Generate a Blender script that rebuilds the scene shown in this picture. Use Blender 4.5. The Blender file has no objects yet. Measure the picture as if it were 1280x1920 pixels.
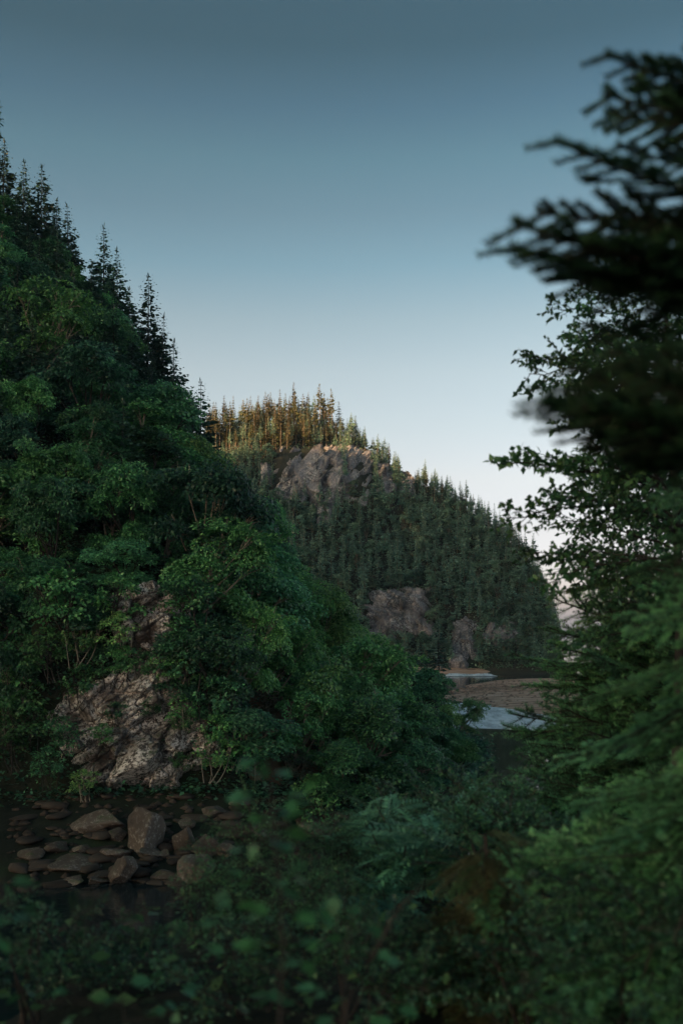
import bpy, math, random
import numpy as np
from mathutils import Vector, Matrix

sc = bpy.context.scene
col = sc.collection
R = math.radians
F, HZ, EYE = 1867.0, 1190.0, 12.0          # focal length in px of a 1280x1920 frame, horizon row, eye height

# ------------------------------------------------------------------ camera
cd = bpy.data.cameras.new('camera')
cam = bpy.data.objects.new('camera', cd)
col.objects.link(cam)
sc.camera = cam
cam.location = (0, 0, EYE)
cam.rotation_euler = (R(90), 0, 0)
cd.sensor_width = 36.0
cd.sensor_fit = 'AUTO'
cd.lens = F * 36.0 / 1920.0
cd.shift_y = (HZ - 960.0) / 1920.0
cd.clip_start = 0.1
cd.clip_end = 20000
cd.dof.use_dof = True
cd.dof.focus_distance = 120.0
cd.dof.aperture_fstop = 1.7
cd.dof.aperture_blades = 9

# ------------------------------------------------------------------ world, sun, exposure
SUN_EL, SUN_AZ = 13.0, 235.0
wd = bpy.data.worlds.new('World')
sc.world = wd
wd.use_nodes = True
nt = wd.node_tree
bg = nt.nodes['Background']
sky = nt.nodes.new('ShaderNodeTexSky')
sky.sky_type = 'NISHITA'
sky.sun_disc = False
sky.sun_elevation = R(SUN_EL)
sky.sun_rotation = R(SUN_AZ)
sky.air_density, sky.dust_density, sky.ozone_density = 1.0, 3.5, 1.5
tc = nt.nodes.new('ShaderNodeTexCoord')
sx = nt.nodes.new('ShaderNodeSeparateXYZ')
nt.links.new(tc.outputs['Generated'], sx.inputs[0])
rp = nt.nodes.new('ShaderNodeValToRGB')
stops = [(0.0, (2.900, 2.600, 4.257)), (0.03, (2.400, 2.000, 2.737)), (0.059, (2.150, 1.800, 2.281)), (0.101, (1.790, 1.390, 1.520)), (0.153, (1.755, 1.315, 1.231)), (0.202, (1.572, 1.242, 1.085)),
         (0.254, (1.433, 1.168, 0.976)), (0.301, (1.140, 1.024, 0.855)), (0.347, (0.750, 0.857, 0.758)), (0.39, (0.570, 0.680, 0.612)), (0.43, (0.427, 0.601, 0.544)),
         (0.468, (0.280, 0.445, 0.447)), (0.51, (0.165, 0.310, 0.311))]
while len(rp.color_ramp.elements) < len(stops):
    rp.color_ramp.elements.new(0.5)
for e, (p, c) in zip(rp.color_ramp.elements, stops):
    e.position = p
    e.color = (c[0], c[1], c[2], 1)
nt.links.new(sx.outputs[2], rp.inputs[0])
mu = nt.nodes.new('ShaderNodeMix')
mu.data_type = 'RGBA'
mu.blend_type = 'MULTIPLY'
mu.inputs[0].default_value = 1.0
nt.links.new(sky.outputs[0], mu.inputs[6])
nt.links.new(rp.outputs[0], mu.inputs[7])
nt.links.new(mu.outputs[2], bg.inputs[0])
bg.inputs[1].default_value = 0.10

sd = bpy.data.lights.new('sun', 'SUN')
sun = bpy.data.objects.new('sun', sd)
col.objects.link(sun)
sd.energy = 5.0
sd.angle = R(0.53)
sd.color = (1.0, 0.61, 0.31)
tosun = Vector((math.sin(R(SUN_AZ)) * math.cos(R(SUN_EL)), math.cos(R(SUN_AZ)) * math.cos(R(SUN_EL)), math.sin(R(SUN_EL))))
sun.rotation_euler = tosun.to_track_quat('Z', 'Y').to_euler()
sun.location = tosun * 600

sc.view_settings.view_transform = 'Standard'
sc.view_settings.look = 'None'
sc.view_settings.gamma = 1.0
sc.view_settings.use_curve_mapping = False
sc.view_settings.exposure = 1.27
sc.cycles.use_denoising = True
sc.cycles.max_bounces = 6
sc.cycles.diffuse_bounces = 3
sc.cycles.glossy_bounces = 3
sc.cycles.transmission_bounces = 4
sc.cycles.transparent_max_bounces = 4
sc.cycles.volume_bounces = 0

rng = np.random.default_rng(11)
random.seed(11)


def W(px, py, Y):
    """point of the world that stands Y metres ahead and is seen at photo pixel (px, py)"""
    return np.array((Y * (px - 640.0) / F, Y, EYE + Y * (HZ - py) / F))


def unit(a):
    return a / np.maximum(np.linalg.norm(a, axis=-1, keepdims=True), 1e-9)


# ------------------------------------------------------------------ noise
_perm = np.random.default_rng(5).permutation(4096)
_val = np.random.default_rng(6).random(4096) * 2 - 1


def _h(i, j, k):
    return _val[_perm[(_perm[(_perm[i & 4095] + j) & 4095] + k) & 4095]]


def vnoise(p):
    p = np.asarray(p, float)
    i = np.floor(p).astype(int)
    f = p - i
    f = f * f * (3 - 2 * f)
    r = 0
    for a in (0, 1):
        for b in (0, 1):
            for c in (0, 1):
                w = (f[:, 0] if a else 1 - f[:, 0]) * (f[:, 1] if b else 1 - f[:, 1]) * (f[:, 2] if c else 1 - f[:, 2])
                r = r + w * _h(i[:, 0] + a, i[:, 1] + b, i[:, 2] + c)
    return r


def fbm(p, oct=4):
    p = np.asarray(p, float)
    s, a, r = 1.0, 1.0, 0
    for o in range(oct):
        r = r + a * vnoise(p * s + 17.3 * o)
        s *= 2.03
        a *= 0.5
    return r


# ------------------------------------------------------------------ mesh helpers
class MB:
    def __init__(self):
        self.v, self.f, self.n = [], [], 0

    def add(self, v, f):
        v = np.asarray(v, float).reshape(-1, 3)
        f = np.asarray(f, int)
        if len(v) == 0:
            return
        self.v.append(v)
        self.f.append(f + self.n)
        self.n += len(v)

    def leaves(self, C, D, N, L, Wd, fold=0.12, mid=0.45):
        """folded leaf blades: base C, direction D, normal N, length L, width Wd"""
        n = len(C)
        D, N = unit(D), unit(N)
        S = unit(np.cross(D, N))
        L = np.broadcast_to(np.asarray(L, float).reshape(-1, 1), (n, 1))
        Wd = np.broadcast_to(np.asarray(Wd, float).reshape(-1, 1), (n, 1))
        m = C + D * L * mid
        v = np.stack([C, m + S * Wd / 2 + N * Wd * fold, C + D * L, m - S * Wd / 2 + N * Wd * fold], 1).reshape(-1, 3)
        b = np.arange(n)[:, None] * 4
        f = np.concatenate([b + np.array([[0, 1, 2]]), b + np.array([[0, 2, 3]])], 0)
        self.add(v, f)

    def tube(self, pts, rad, k=6):
        pts = np.asarray(pts, float)
        rad = np.broadcast_to(np.asarray(rad, float), (len(pts),))
        d = unit(np.gradient(pts, axis=0))
        up = np.where(np.abs(d[:, 2:3]) > 0.9, np.array([[1.0, 0, 0]]), np.array([[0, 0, 1.0]]))
        a = unit(np.cross(d, up))
        b = np.cross(d, a)
        th = np.linspace(0, 2 * np.pi, k, endpoint=False)
        v = pts[:, None, :] + rad[:, None, None] * (np.cos(th)[None, :, None] * a[:, None, :] + np.sin(th)[None, :, None] * b[:, None, :])
        n = len(pts)
        i = np.arange(n - 1)[:, None] * k
        j = np.arange(k)[None, :]
        q = np.stack([i + j, i + (j + 1) % k, i + k + (j + 1) % k, i + k + j], -1).reshape(-1, 4)
        t = np.concatenate([q[:, [0, 1, 2]], q[:, [0, 2, 3]]], 0)
        self.add(v.reshape(-1, 3), t)

    def grid(self, P):
        nu, nv = P.shape[:2]
        idx = np.arange(nu * nv).reshape(nu, nv)
        q = np.stack([idx[:-1, :-1], idx[1:, :-1], idx[1:, 1:], idx[:-1, 1:]], -1).reshape(-1, 4)
        self.add(P.reshape(-1, 3), np.concatenate([q[:, [0, 1, 2]], q[:, [0, 2, 3]]], 0))

    def mesh(self, name, mat, smooth=False):
        v = np.concatenate(self.v).astype(np.float32)
        f = np.concatenate(self.f).astype(np.int32)
        me = bpy.data.meshes.new(name)
        me.vertices.add(len(v))
        me.vertices.foreach_set('co', v.ravel())
        me.loops.add(f.size)
        me.loops.foreach_set('vertex_index', f.ravel())
        me.polygons.add(len(f))
        me.polygons.foreach_set('loop_start', np.arange(0, f.size, 3, dtype=np.int32))
        me.polygons.foreach_set('loop_total', np.full(len(f), 3, dtype=np.int32))
        if smooth:
            me.polygons.foreach_set('use_smooth', np.ones(len(f), dtype=bool))
        me.update(calc_edges=True)
        me.materials.append(mat)
        return me


def link(name, me, parent=None, loc=None, rot=None, scale=None):
    o = bpy.data.objects.new(name, me)
    col.objects.link(o)
    if parent is not None:
        o.parent = parent
    if loc is not None:
        o.location = [float(c) for c in loc]
    if rot is not None:
        o.rotation_euler = rot
    if scale is not None:
        o.scale = (scale, scale, scale) if np.isscalar(scale) else scale
    return o


def tag(o, label, cat, group=None):
    o['label'] = label
    o['category'] = cat
    if group:
        o['group'] = group
    return o


def kind(o, k, label=None):
    o['kind'] = k
    if label:
        o['label'] = label
    return o


def thing(name, label, cat, loc, rz=0.0, group=None, scale=1.0, tilt=(0, 0)):
    o = link(name, None, None, loc, (tilt[0], tilt[1], rz), scale)
    o.empty_display_size = 0.2
    return tag(o, label, cat, group)


# ------------------------------------------------------------------ materials
def newmat(name):
    m = bpy.data.materials.new(name)
    m.use_nodes = True
    t = m.node_tree
    for n in list(t.nodes):
        t.nodes.remove(n)
    out = t.nodes.new('ShaderNodeOutputMaterial')
    return m, t, out


def ramp(t, src, stops):
    r = t.nodes.new('ShaderNodeValToRGB')
    while len(r.color_ramp.elements) < len(stops):
        r.color_ramp.elements.new(0.5)
    for e, (p, c) in zip(r.color_ramp.elements, stops):
        e.position = p
        e.color = (*c, 1) if len(c) == 3 else c
    t.links.new(src, r.inputs[0])
    return r.outputs[0]


def noise(t, scale, detail=4, rough=0.55, coord='Object', vec=None, stretch=None, dist=0.0):
    n = t.nodes.new('ShaderNodeTexNoise')
    n.inputs['Scale'].default_value = scale
    n.inputs['Detail'].default_value = detail
    n.inputs['Roughness'].default_value = rough
    n.inputs['Distortion'].default_value = dist
    if vec is None:
        c = t.nodes.new('ShaderNodeTexCoord')
        vec = c.outputs[coord]
    if stretch:
        mp = t.nodes.new('ShaderNodeMapping')
        mp.inputs['Scale'].default_value = stretch
        t.links.new(vec, mp.inputs[0])
        vec = mp.outputs[0]
    t.links.new(vec, n.inputs['Vector'])
    return n.outputs[0]


def mixc(t, f, a, b, mode='MIX'):
    m = t.nodes.new('ShaderNodeMix')
    m.data_type = 'RGBA'
    m.blend_type = mode
    for s, v in ((0, f), (6, a), (7, b)):
        if hasattr(v, 'is_linked') or isinstance(v, bpy.types.NodeSocket):
            t.links.new(v, m.inputs[s])
        elif s == 0:
            m.inputs[0].default_value = v
        else:
            m.inputs[s].default_value = (*v, 1)
    return m.outputs[2]


def foliage(name, cols, trans=0.3, rough=0.42, spec=0.45, obvar=0.45):
    """cols: three base colours, from the dark leaf to the fresh one"""
    m, t, out = newmat(name)
    g = t.nodes.new('ShaderNodeNewGeometry')
    c = ramp(t, g.outputs['Random Per Island'], [(0.0, cols[0]), (0.55, cols[1]), (1.0, cols[2])])
    oi = t.nodes.new('ShaderNodeObjectInfo')
    hv = t.nodes.new('ShaderNodeHueSaturation')
    mr = t.nodes.new('ShaderNodeMapRange')
    mr.inputs[3].default_value = 1 - obvar
    mr.inputs[4].default_value = 1 + obvar
    t.links.new(oi.outputs['Random'], mr.inputs[0])
    t.links.new(mr.outputs[0], hv.inputs['Value'])
    mr2 = t.nodes.new('ShaderNodeMapRange')
    mr2.inputs[3].default_value = 0.470
    mr2.inputs[4].default_value = 0.525
    ml = t.nodes.new('ShaderNodeMath')
    ml.operation = 'FRACT'
    m7 = t.nodes.new('ShaderNodeMath')
    m7.operation = 'MULTIPLY'
    m7.inputs[1].default_value = 7.31
    t.links.new(oi.outputs['Random'], m7.inputs[0])
    t.links.new(m7.outputs[0], ml.inputs[0])
    t.links.new(ml.outputs[0], mr2.inputs[0])
    t.links.new(mr2.outputs[0], hv.inputs['Hue'])
    t.links.new(c, hv.inputs['Color'])
    p = t.nodes.new('ShaderNodeBsdfPrincipled')
    p.inputs['Roughness'].default_value = rough
    p.inputs['Specular IOR Level'].default_value = spec
    t.links.new(hv.outputs[0], p.inputs['Base Color'])
    tr = t.nodes.new('ShaderNodeBsdfTranslucent')
    t.links.new(hv.outputs[0], tr.inputs[0])
    mx = t.nodes.new('ShaderNodeMixShader')
    mx.inputs[0].default_value = trans
    t.links.new(p.outputs[0], mx.inputs[1])
    t.links.new(tr.outputs[0], mx.inputs[2])
    t.links.new(mx.outputs[0], out.inputs[0])
    return m


def solid(name, stops, scale, rough=0.9, bump=0.0, bscale=None, stretch=None, detail=5, spec=0.2, coord='Object'):
    m, t, out = newmat(name)
    n = noise(t, scale, detail, 0.6, coord, stretch=stretch)
    c = ramp(t, n, stops)
    p = t.nodes.new('ShaderNodeBsdfPrincipled')
    p.inputs['Roughness'].default_value = rough
    p.inputs['Specular IOR Level'].default_value = spec
    t.links.new(c, p.inputs['Base Color'])
    if bump:
        b = t.nodes.new('ShaderNodeBump')
        b.inputs['Strength'].default_value = 1.0
        b.inputs['Distance'].default_value = bump
        t.links.new(noise(t, bscale or scale * 2, 6, 0.65, coord, stretch=stretch), b.inputs['Height'])
        t.links.new(b.outputs[0], p.inputs['Normal'])
    t.links.new(p.outputs[0], out.inputs[0])
    return m


def rock_mat(name, base, lichen, amount, scale, moss=0.0, bump=0.1, streak=True):
    m, t, out = newmat(name)
    n1 = noise(t, 0.35 * scale, 6, 0.6)
    c = ramp(t, n1, [(0.30, base[0]), (0.5, base[1]), (0.70, base[2])])
    if streak:                                          # dark mineral streaks that run down the face
        n2 = noise(t, 0.8 * scale, 4, 0.6, stretch=(1.0, 1.0, 0.22))
        c = mixc(t, ramp(t, n2, [(0.46, (0, 0, 0)), (0.62, (0.75, 0.75, 0.75))]), c, (0.045, 0.042, 0.04))
    if amount > 0:                                      # crusts of pale lichen
        n3 = noise(t, 0.45 * scale, 3, 0.5)
        n4 = noise(t, 5.5 * scale, 8, 0.8, dist=0.4)
        a = ramp(t, n3, [(0.36, (0, 0, 0)), (0.56, (1, 1, 1))])
        b = ramp(t, n4, [(0.54 - 0.1 * amount, (0, 0, 0)), (0.60 - 0.1 * amount, (1, 1, 1))])
        f = mixc(t, 1.0, a, b, 'MULTIPLY')
        c = mixc(t, f, c, lichen)
    if moss > 0:                                        # moss on whatever faces up
        g = t.nodes.new('ShaderNodeNewGeometry')
        s = t.nodes.new('ShaderNodeSeparateXYZ')
        t.links.new(g.outputs['Normal'], s.inputs[0])
        a = ramp(t, s.outputs[2], [(0.35, (0, 0, 0)), (0.8, (1, 1, 1))])
        b = ramp(t, noise(t, 1.3 * scale, 6, 0.7), [(0.52, (0, 0, 0)), (0.66, (1, 1, 1))])
        f = mixc(t, 1.0, a, b, 'MULTIPLY')
        f = mixc(t, 1.0, f, (moss, moss, moss), 'MULTIPLY')
        c = mixc(t, f, c, (0.035, 0.065, 0.02))
    p = t.nodes.new('ShaderNodeBsdfPrincipled')
    p.inputs['Roughness'].default_value = 0.85
    p.inputs['Specular IOR Level'].default_value = 0.25
    t.links.new(c, p.inputs['Base Color'])
    b = t.nodes.new('ShaderNodeBump')
    b.inputs['Distance'].default_value = bump
    t.links.new(noise(t, 1.6 * scale, 8, 0.7), b.inputs['Height'])
    t.links.new(b.outputs[0], p.inputs['Normal'])
    t.links.new(p.outputs[0], out.inputs[0])
    return m


def water_mat(name, deep, rough, wscale, wheight, foam_glint=None, stretch=(1, 1, 1)):
    m, t, out = newmat(name)
    p = t.nodes.new('ShaderNodeBsdfPrincipled')
    p.inputs['Base Color'].default_value = (*deep, 1)
    p.inputs['Roughness'].default_value = rough
    p.inputs['IOR'].default_value = 1.333
    b = t.nodes.new('ShaderNodeBump')
    b.inputs['Distance'].default_value = wheight
    t.links.new(noise(t, wscale, 5, 0.6, stretch=stretch), b.inputs['Height'])
    t.links.new(b.outputs[0], p.inputs['Normal'])
    sh = p.outputs[0]
    if foam_glint:
        d = t.nodes.new('ShaderNodeBsdfPrincipled')
        d.inputs['Base Color'].default_value = (0.84, 0.88, 0.90, 1)
        d.inputs['Roughness'].default_value = 0.6
        f = ramp(t, noise(t, foam_glint[0], 7, 0.7, stretch=foam_glint[3]), [(foam_glint[1], (0, 0, 0)), (foam_glint[2], (1, 1, 1))])
        mx = t.nodes.new('ShaderNodeMixShader')
        t.links.new(f, mx.inputs[0])
        t.links.new(sh, mx.inputs[1])
        t.links.new(d.outputs[0], mx.inputs[2])
        sh = mx.outputs[0]
    t.links.new(sh, out.inputs[0])
    return m


M = {}
M['leaf_mid'] = foliage('leaf_mid', [(0.028, 0.098, 0.046), (0.066, 0.215, 0.086), (0.145, 0.380, 0.130)])
M['leaf_light'] = foliage('leaf_light', [(0.045, 0.145, 0.058), (0.120, 0.310, 0.100), (0.250, 0.480, 0.145)])
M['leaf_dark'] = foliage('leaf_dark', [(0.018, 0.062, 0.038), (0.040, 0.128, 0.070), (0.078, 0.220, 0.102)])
M['leaf_grey'] = foliage('leaf_grey', [(0.050, 0.085, 0.060), (0.080, 0.125, 0.085), (0.130, 0.180, 0.120)])
M['leaf_brown'] = foliage('leaf_brown', [(0.070, 0.085, 0.040), (0.110, 0.115, 0.060), (0.160, 0.130, 0.080)])
M['spruce'] = foliage('spruce', [(0.017, 0.048, 0.036), (0.030, 0.080, 0.055), (0.055, 0.125, 0.075)], 0.12)
M['spruce_far'] = foliage('spruce_far', [(0.080, 0.155, 0.130), (0.140, 0.235, 0.180), (0.240, 0.330, 0.220)], 0.15)  # paler and bluer, distance haze put into the needle colour
M['spruce_top'] = foliage('spruce_top', [(0.085, 0.092, 0.042), (0.135, 0.130, 0.055), (0.200, 0.175, 0.078)], 0.2)  # golden sunlight of the hilltop mixed into the needle colour
M['leaf_far'] = foliage('leaf_far', [(0.105, 0.190, 0.140), (0.170, 0.275, 0.180), (0.260, 0.370, 0.220)], 0.2)  # distance haze put into the leaf colour, as on the far spruces
M['fir_dark'] = foliage('fir_dark', [(0.018, 0.052, 0.030), (0.034, 0.092, 0.046), (0.070, 0.165, 0.070)], 0.2)
M['fir_green'] = foliage('fir_green', [(0.080, 0.240, 0.110), (0.140, 0.380, 0.165), (0.230, 0.500, 0.220)], 0.35)
M['fir_mid'] = foliage('fir_mid', [(0.025, 0.080, 0.042), (0.045, 0.135, 0.065), (0.080, 0.210, 0.095)], 0.2)
M['fir_brown'] = foliage('fir_brown', [(0.070, 0.095, 0.040), (0.125, 0.140, 0.055), (0.200, 0.180, 0.080)], 0.25)
M['rowan'] = foliage('rowan', [(0.065, 0.190, 0.125), (0.105, 0.285, 0.180), (0.170, 0.390, 0.230)], 0.3)
M['leaf_near'] = foliage('leaf_near', [(0.020, 0.075, 0.038), (0.050, 0.165, 0.075), (0.140, 0.330, 0.140)], 0.35)
M['leaf_birch'] = foliage('leaf_birch', [(0.030, 0.090, 0.040), (0.060, 0.160, 0.065), (0.120, 0.260, 0.090)], 0.4)
M['leaf_sapling'] = foliage('leaf_sapling', [(0.035, 0.120, 0.055), (0.080, 0.250, 0.105), (0.170, 0.420, 0.170)], 0.4)
M['bark_dark'] = solid('bark_dark', [(0.3, (0.022, 0.020, 0.019)), (0.7, (0.060, 0.054, 0.048))], 3.0, 0.95, 0.02)
M['bark_pale'] = solid('bark_pale', [(0.3, (0.14, 0.12, 0.10)), (0.7, (0.34, 0.30, 0.24))], 2.0, 0.9, 0.02)
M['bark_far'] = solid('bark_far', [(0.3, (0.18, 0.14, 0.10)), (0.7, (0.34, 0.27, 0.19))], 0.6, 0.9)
M['soil'] = solid('soil', [(0.3, (0.010, 0.014, 0.010)), (0.5, (0.016, 0.020, 0.013)), (0.7, (0.022, 0.038, 0.018))], 0.25, 0.95, 0.15, 0.8)
M['soil_red'] = solid('soil_red', [(0.3, (0.07, 0.042, 0.028)), (0.55, (0.14, 0.085, 0.055)), (0.75, (0.08, 0.09, 0.05))], 0.6, 0.95, 0.1, 1.5)
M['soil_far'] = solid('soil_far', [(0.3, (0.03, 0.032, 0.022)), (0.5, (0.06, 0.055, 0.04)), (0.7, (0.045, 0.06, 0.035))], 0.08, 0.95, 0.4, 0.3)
M['rock_near'] = rock_mat('rock_near', [(0.030, 0.024, 0.021), (0.070, 0.055, 0.047), (0.135, 0.110, 0.097)], (0.64, 0.60, 0.56), 0.75, 1.0, 1.0, 0.08)
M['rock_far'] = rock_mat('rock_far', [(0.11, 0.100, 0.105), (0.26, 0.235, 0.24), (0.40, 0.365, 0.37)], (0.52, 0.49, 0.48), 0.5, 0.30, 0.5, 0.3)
M['rock_shore'] = rock_mat('rock_shore', [(0.050, 0.038, 0.031), (0.095, 0.074, 0.060), (0.165, 0.132, 0.110)], (0.3, 0.27, 0.24), 0.1, 1.2, 0.9, 0.05, False)  # darkened, shade under the cliff overhang put into the rock colour
M['rubble'] = solid('rubble', [(0.3, (0.022, 0.017, 0.014)), (0.7, (0.085, 0.066, 0.054))], 0.35, 0.9, 0.05, 3.0)  # dark tone puts the shade of the shore into the stones
M['gravel'] = solid('gravel', [(0.32, (0.26, 0.13, 0.08)), (0.5, (0.62, 0.37, 0.25)), (0.68, (0.72, 0.50, 0.37))], 0.5, 0.9, 0.12, 3.0, (0.35, 1.0, 1.0), 8)
M['pebble'] = solid('pebble', [(0.3, (0.16, 0.10, 0.07)), (0.7, (0.50, 0.35, 0.26))], 0.4, 0.85)
M['water'] = water_mat('water', (0.010, 0.018, 0.020), 0.05, 0.9, 0.018, None, (0.5, 1.0, 1.0))
M['rapids'] = water_mat('rapids', (0.05, 0.075, 0.085), 0.22, 0.55, 0.5, (0.75, 0.20, 0.56, (0.6, 0.16, 1.0)), (0.4, 1.0, 1.0))  # foam spread wide, its white also painting in the sky's reflection
M['ground'] = solid('ground', [(0.3, (0.04, 0.04, 0.03)), (0.7, (0.08, 0.075, 0.05))], 0.02, 0.95)

# ------------------------------------------------------------------ terrain
P_ = lambda t, *a: np.interp(t, *zip(*a))


def near_base_Y(px):      # where the near hillside meets the water
    py = P_(px, (-900, 1640), (0, 1660), (100, 1656), (420, 1648), (560, 1590), (650, 1572), (760, 1532), (850, 1484), (915, 1425))
    return EYE * F / (py - HZ)


def near_foot(px):        # foot of the cliff: distance and height
    return (near_base_Y(px) + P_(px, (-900, 14), (0, 11), (420, 10.5), (520, 6), (640, 3), (900, 1.0)),
            P_(px, (-900, 3.5), (0, 2.8), (420, 2.6), (520, 1.6), (640, 0.9), (900, 0.3)))


def near_crest(px):
    Y = P_(px, (-900, 165), (-300, 152), (0, 146), (200, 138), (390, 128), (520, 116), (700, 106), (915, 99.5))
    py = P_(px, (-900, -420), (-300, 190), (0, 450), (100, 535), (200, 655), (300, 800), (390, 958), (450, 1068), (520, 1150),
            (600, 1232), (700, 1300), (800, 1358), (880, 1404), (915, 1420))
    return Y, EYE + Y * (HZ - py) / F


def near_point(px, t):
    """point of the near hillside on column px; t: -0.25..0 shore, 0..1 foot to crest, above 1 the back"""
    px, t = np.broadcast_arrays(np.asarray(px, float), np.asarray(t, float))
    Yb = near_base_Y(px)
    Yf, zf = near_foot(px)
    Yc, zc = near_crest(px)
    cl = np.clip((px - 20) / 60, 0, 1) * np.clip((460 - px) / 60, 0, 1)     # a steep rock step where the cliff stands
    k = 0.14
    tt = np.clip(t, 0, 1)
    Y = Yf + (Yc - Yf) * tt
    zlin = zf + (zc - zf) * tt ** 0.85
    step = 9.5 * np.clip(tt / 0.055, 0, 1) ** 0.8
    zst = np.where(tt < 0.055, zf + step, zf + 9.5 + (zc - zf - 9.5) * ((tt - 0.055) / 0.945).clip(0, 1) ** 0.9)
    z = zlin * (1 - cl) + zst * cl
    s = np.clip(-t / 0.25, 0, 1)
    Y = np.where(t < 0, Yf + (Yb - 1.5 - Yf) * s, Y)
    z = np.where(t < 0, zf + (-0.35 - zf) * s, z)
    b = np.clip(t - 1, 0, 10)
    Y = np.where(t > 1, Yc + b * 120, Y)
    z = np.where(t > 1, zc - b * 40, z)
    x = Y * (px - 640) / F
    n = fbm(np.stack([x.ravel() * 0.09, Y.ravel() * 0.09, z.ravel() * 0.09], 1), 4).reshape(x.shape)
    amp = np.clip(t + 0.35, 0, 1) * 1.3
    return np.stack([x, Y - 0.5 * n * amp, z + 0.9 * n * amp], -1)


pxs = np.concatenate([np.linspace(-900, -60, 60), np.linspace(-48, 915, 190)])
ts = np.concatenate([np.linspace(-0.25, 0, 22), np.linspace(0.006, 0.06, 14), np.linspace(0.075, 1, 90), np.linspace(1.04, 1.6, 8)])
mb = MB()
mb.grid(near_point(pxs[:, None], ts[None, :]))
kind(link('hillside', mb.mesh('hillside', M['soil'], True)), 'structure')

# far hill across the river bend
def far_base(px):
    return P_(px, (-200, 318), (700, 318), (860, 314), (960, 306), (1060, 300))


def far_crest(px):
    Y = P_(px, (-200, 420), (430, 408), (600, 402), (745, 392), (790, 385), (900, 368), (990, 345), (1030, 325), (1060, 312))
    py = P_(px, (-200, 860), (300, 840), (380, 820), (430, 814), (480, 803), (535, 794), (600, 800), (640, 814), (680, 838), (720, 866), (750, 892), (775, 908), (800, 912),
            (840, 935), (900, 972), (950, 1006), (990, 1050), (1020, 1120), (1040, 1200), (1060, 1255))
    return Y, EYE + Y * (HZ - py) / F


def far_point(px, t):
    px, t = np.broadcast_arrays(np.asarray(px, float), np.asarray(t, float))
    Yb = far_base(px)
    Yc, zc = far_crest(px)
    tt = np.clip(t, 0, 1)
    Y = Yb + (Yc - Yb) * tt
    z = 0.8 + (zc - 0.8) * tt
    # two rock steps
    def step(c, w, px0, px1, a):
        nonlocal z
        m = np.clip((px - px0) / 40, 0, 1) * np.clip((px1 - px) / 40, 0, 1)
        u = (tt - c) / w
        z = z + a * m * np.tanh(u * 2) * np.exp(-np.abs(u) * 0.7)
    step(0.70, 0.10, 480, 800, 6.0)
    step(0.24, 0.08, 660, 930, 5.0)
    Y = np.where(t < 0, Yb + t * 30, Y)
    z = np.where(t < 0, 0.8 + t * 8, z)
    b = np.clip(t - 1, 0, 10)
    Y = np.where(t > 1, Yc + b * 150, Y)
    z = np.where(t > 1, zc - b * 35 - 60 * b * b, z)
    x = Y * (px - 640) / F
    n = fbm(np.stack([x.ravel() * 0.05, Y.ravel() * 0.05, z.ravel() * 0.05], 1), 5).reshape(x.shape)
    amp = np.clip(t + 0.1, 0, 1)
    return np.stack([x, Y - 2.0 * n * amp, z + 1.0 * n * amp], -1)


pxs = np.linspace(-200, 1060, 220)
ts = np.concatenate([np.linspace(-0.2, 0, 4), np.linspace(0.015, 1, 120), np.linspace(1.05, 2.0, 10)])
mb = MB()
mb.grid(far_point(pxs[:, None], ts[None, :]))
kind(link('far_hill', mb.mesh('far_hill', M['soil_far'], True)), 'structure')

# unseen ridge, added and shaped to keep the low sun off the valley
ys = np.linspace(-1300, 150, 170)
us = np.linspace(-1, 1, 60)
X = -1000 + us[None, :] * 330 + 0 * ys[:, None]
Yg = ys[:, None] + 0 * X
hgt = P_(ys, (-1300, 180), (-1000, 358), (-410, 350), (-370, 340), (-345, 354), (-320, 374), (-290, 372), (-280, 352), (-262, 342), (-180, 341), (0, 280), (150, 80))
prof = np.clip(1 - np.abs(us), 0, 1) ** 0.85
Z = hgt[:, None] * prof[None, :] - 3
nz = fbm(np.stack([X.ravel() * 0.03, Yg.ravel() * 0.03, 0 * X.ravel()], 1), 4).reshape(X.shape)
Z = Z + nz * 3 * prof[None, :]
mb = MB()
mb.grid(np.stack([X, Yg, Z], -1))
kind(link('shade_ridge', mb.mesh('shade_ridge', M['soil'], True)), 'structure')


def bank_z(x, y):
    """the near bank: a shelf round the camera that breaks off to the water"""
    x, y = np.asarray(x, float), np.asarray(y, float)
    edge = np.interp(x, (-14, -6, -3.5, -1.8, -0.4, 2, 6, 12), (-8, -2, 2.0, 5.0, 9.5, 11.5, 14, 17))
    z = 10.3 - 0.10 * np.clip(y - 3, 0, 30) - 0.72 * np.clip(y - edge, 0, 100)
    return np.maximum(z, -1.4)


gx = np.linspace(-40, 60, 120)
gy = np.linspace(-30, 85, 130)
GX, GY = np.meshgrid(gx, gy, indexing='ij')
GZ = bank_z(GX, GY) + 0.12 * fbm(np.stack([GX.ravel() * 0.5, GY.ravel() * 0.5, 0 * GX.ravel()], 1), 4).reshape(GX.shape)
mb = MB()
mb.grid(np.stack([GX, GY, GZ], -1))
kind(link('river_bank', mb.mesh('river_bank', M['soil'], True)), 'structure')

# riverbed ground out to the horizon, and the water over it
for nm, z, mat, r in (('ground', -1.6, 'ground', 2600), ('water', 0.0, 'water', 2590)):
    th = np.linspace(0, 2 * np.pi, 65)[:-1]
    rr = np.array([1, 40, 120, 300, 800, 1600, r])
    Pg = np.stack([rr[None, :] * np.cos(np.append(th, th[0]))[:, None], rr[None, :] * np.sin(np.append(th, th[0]))[:, None], np.full((65, len(rr)), z)], -1)
    mb = MB()
    mb.grid(Pg[:, ::-1])
    kind(link(nm, mb.mesh(nm, mat and M[mat])), 'structure')

# gravel bar and the strip of beach under the far hill
def bar_z(px, py):
    return 0


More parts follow.
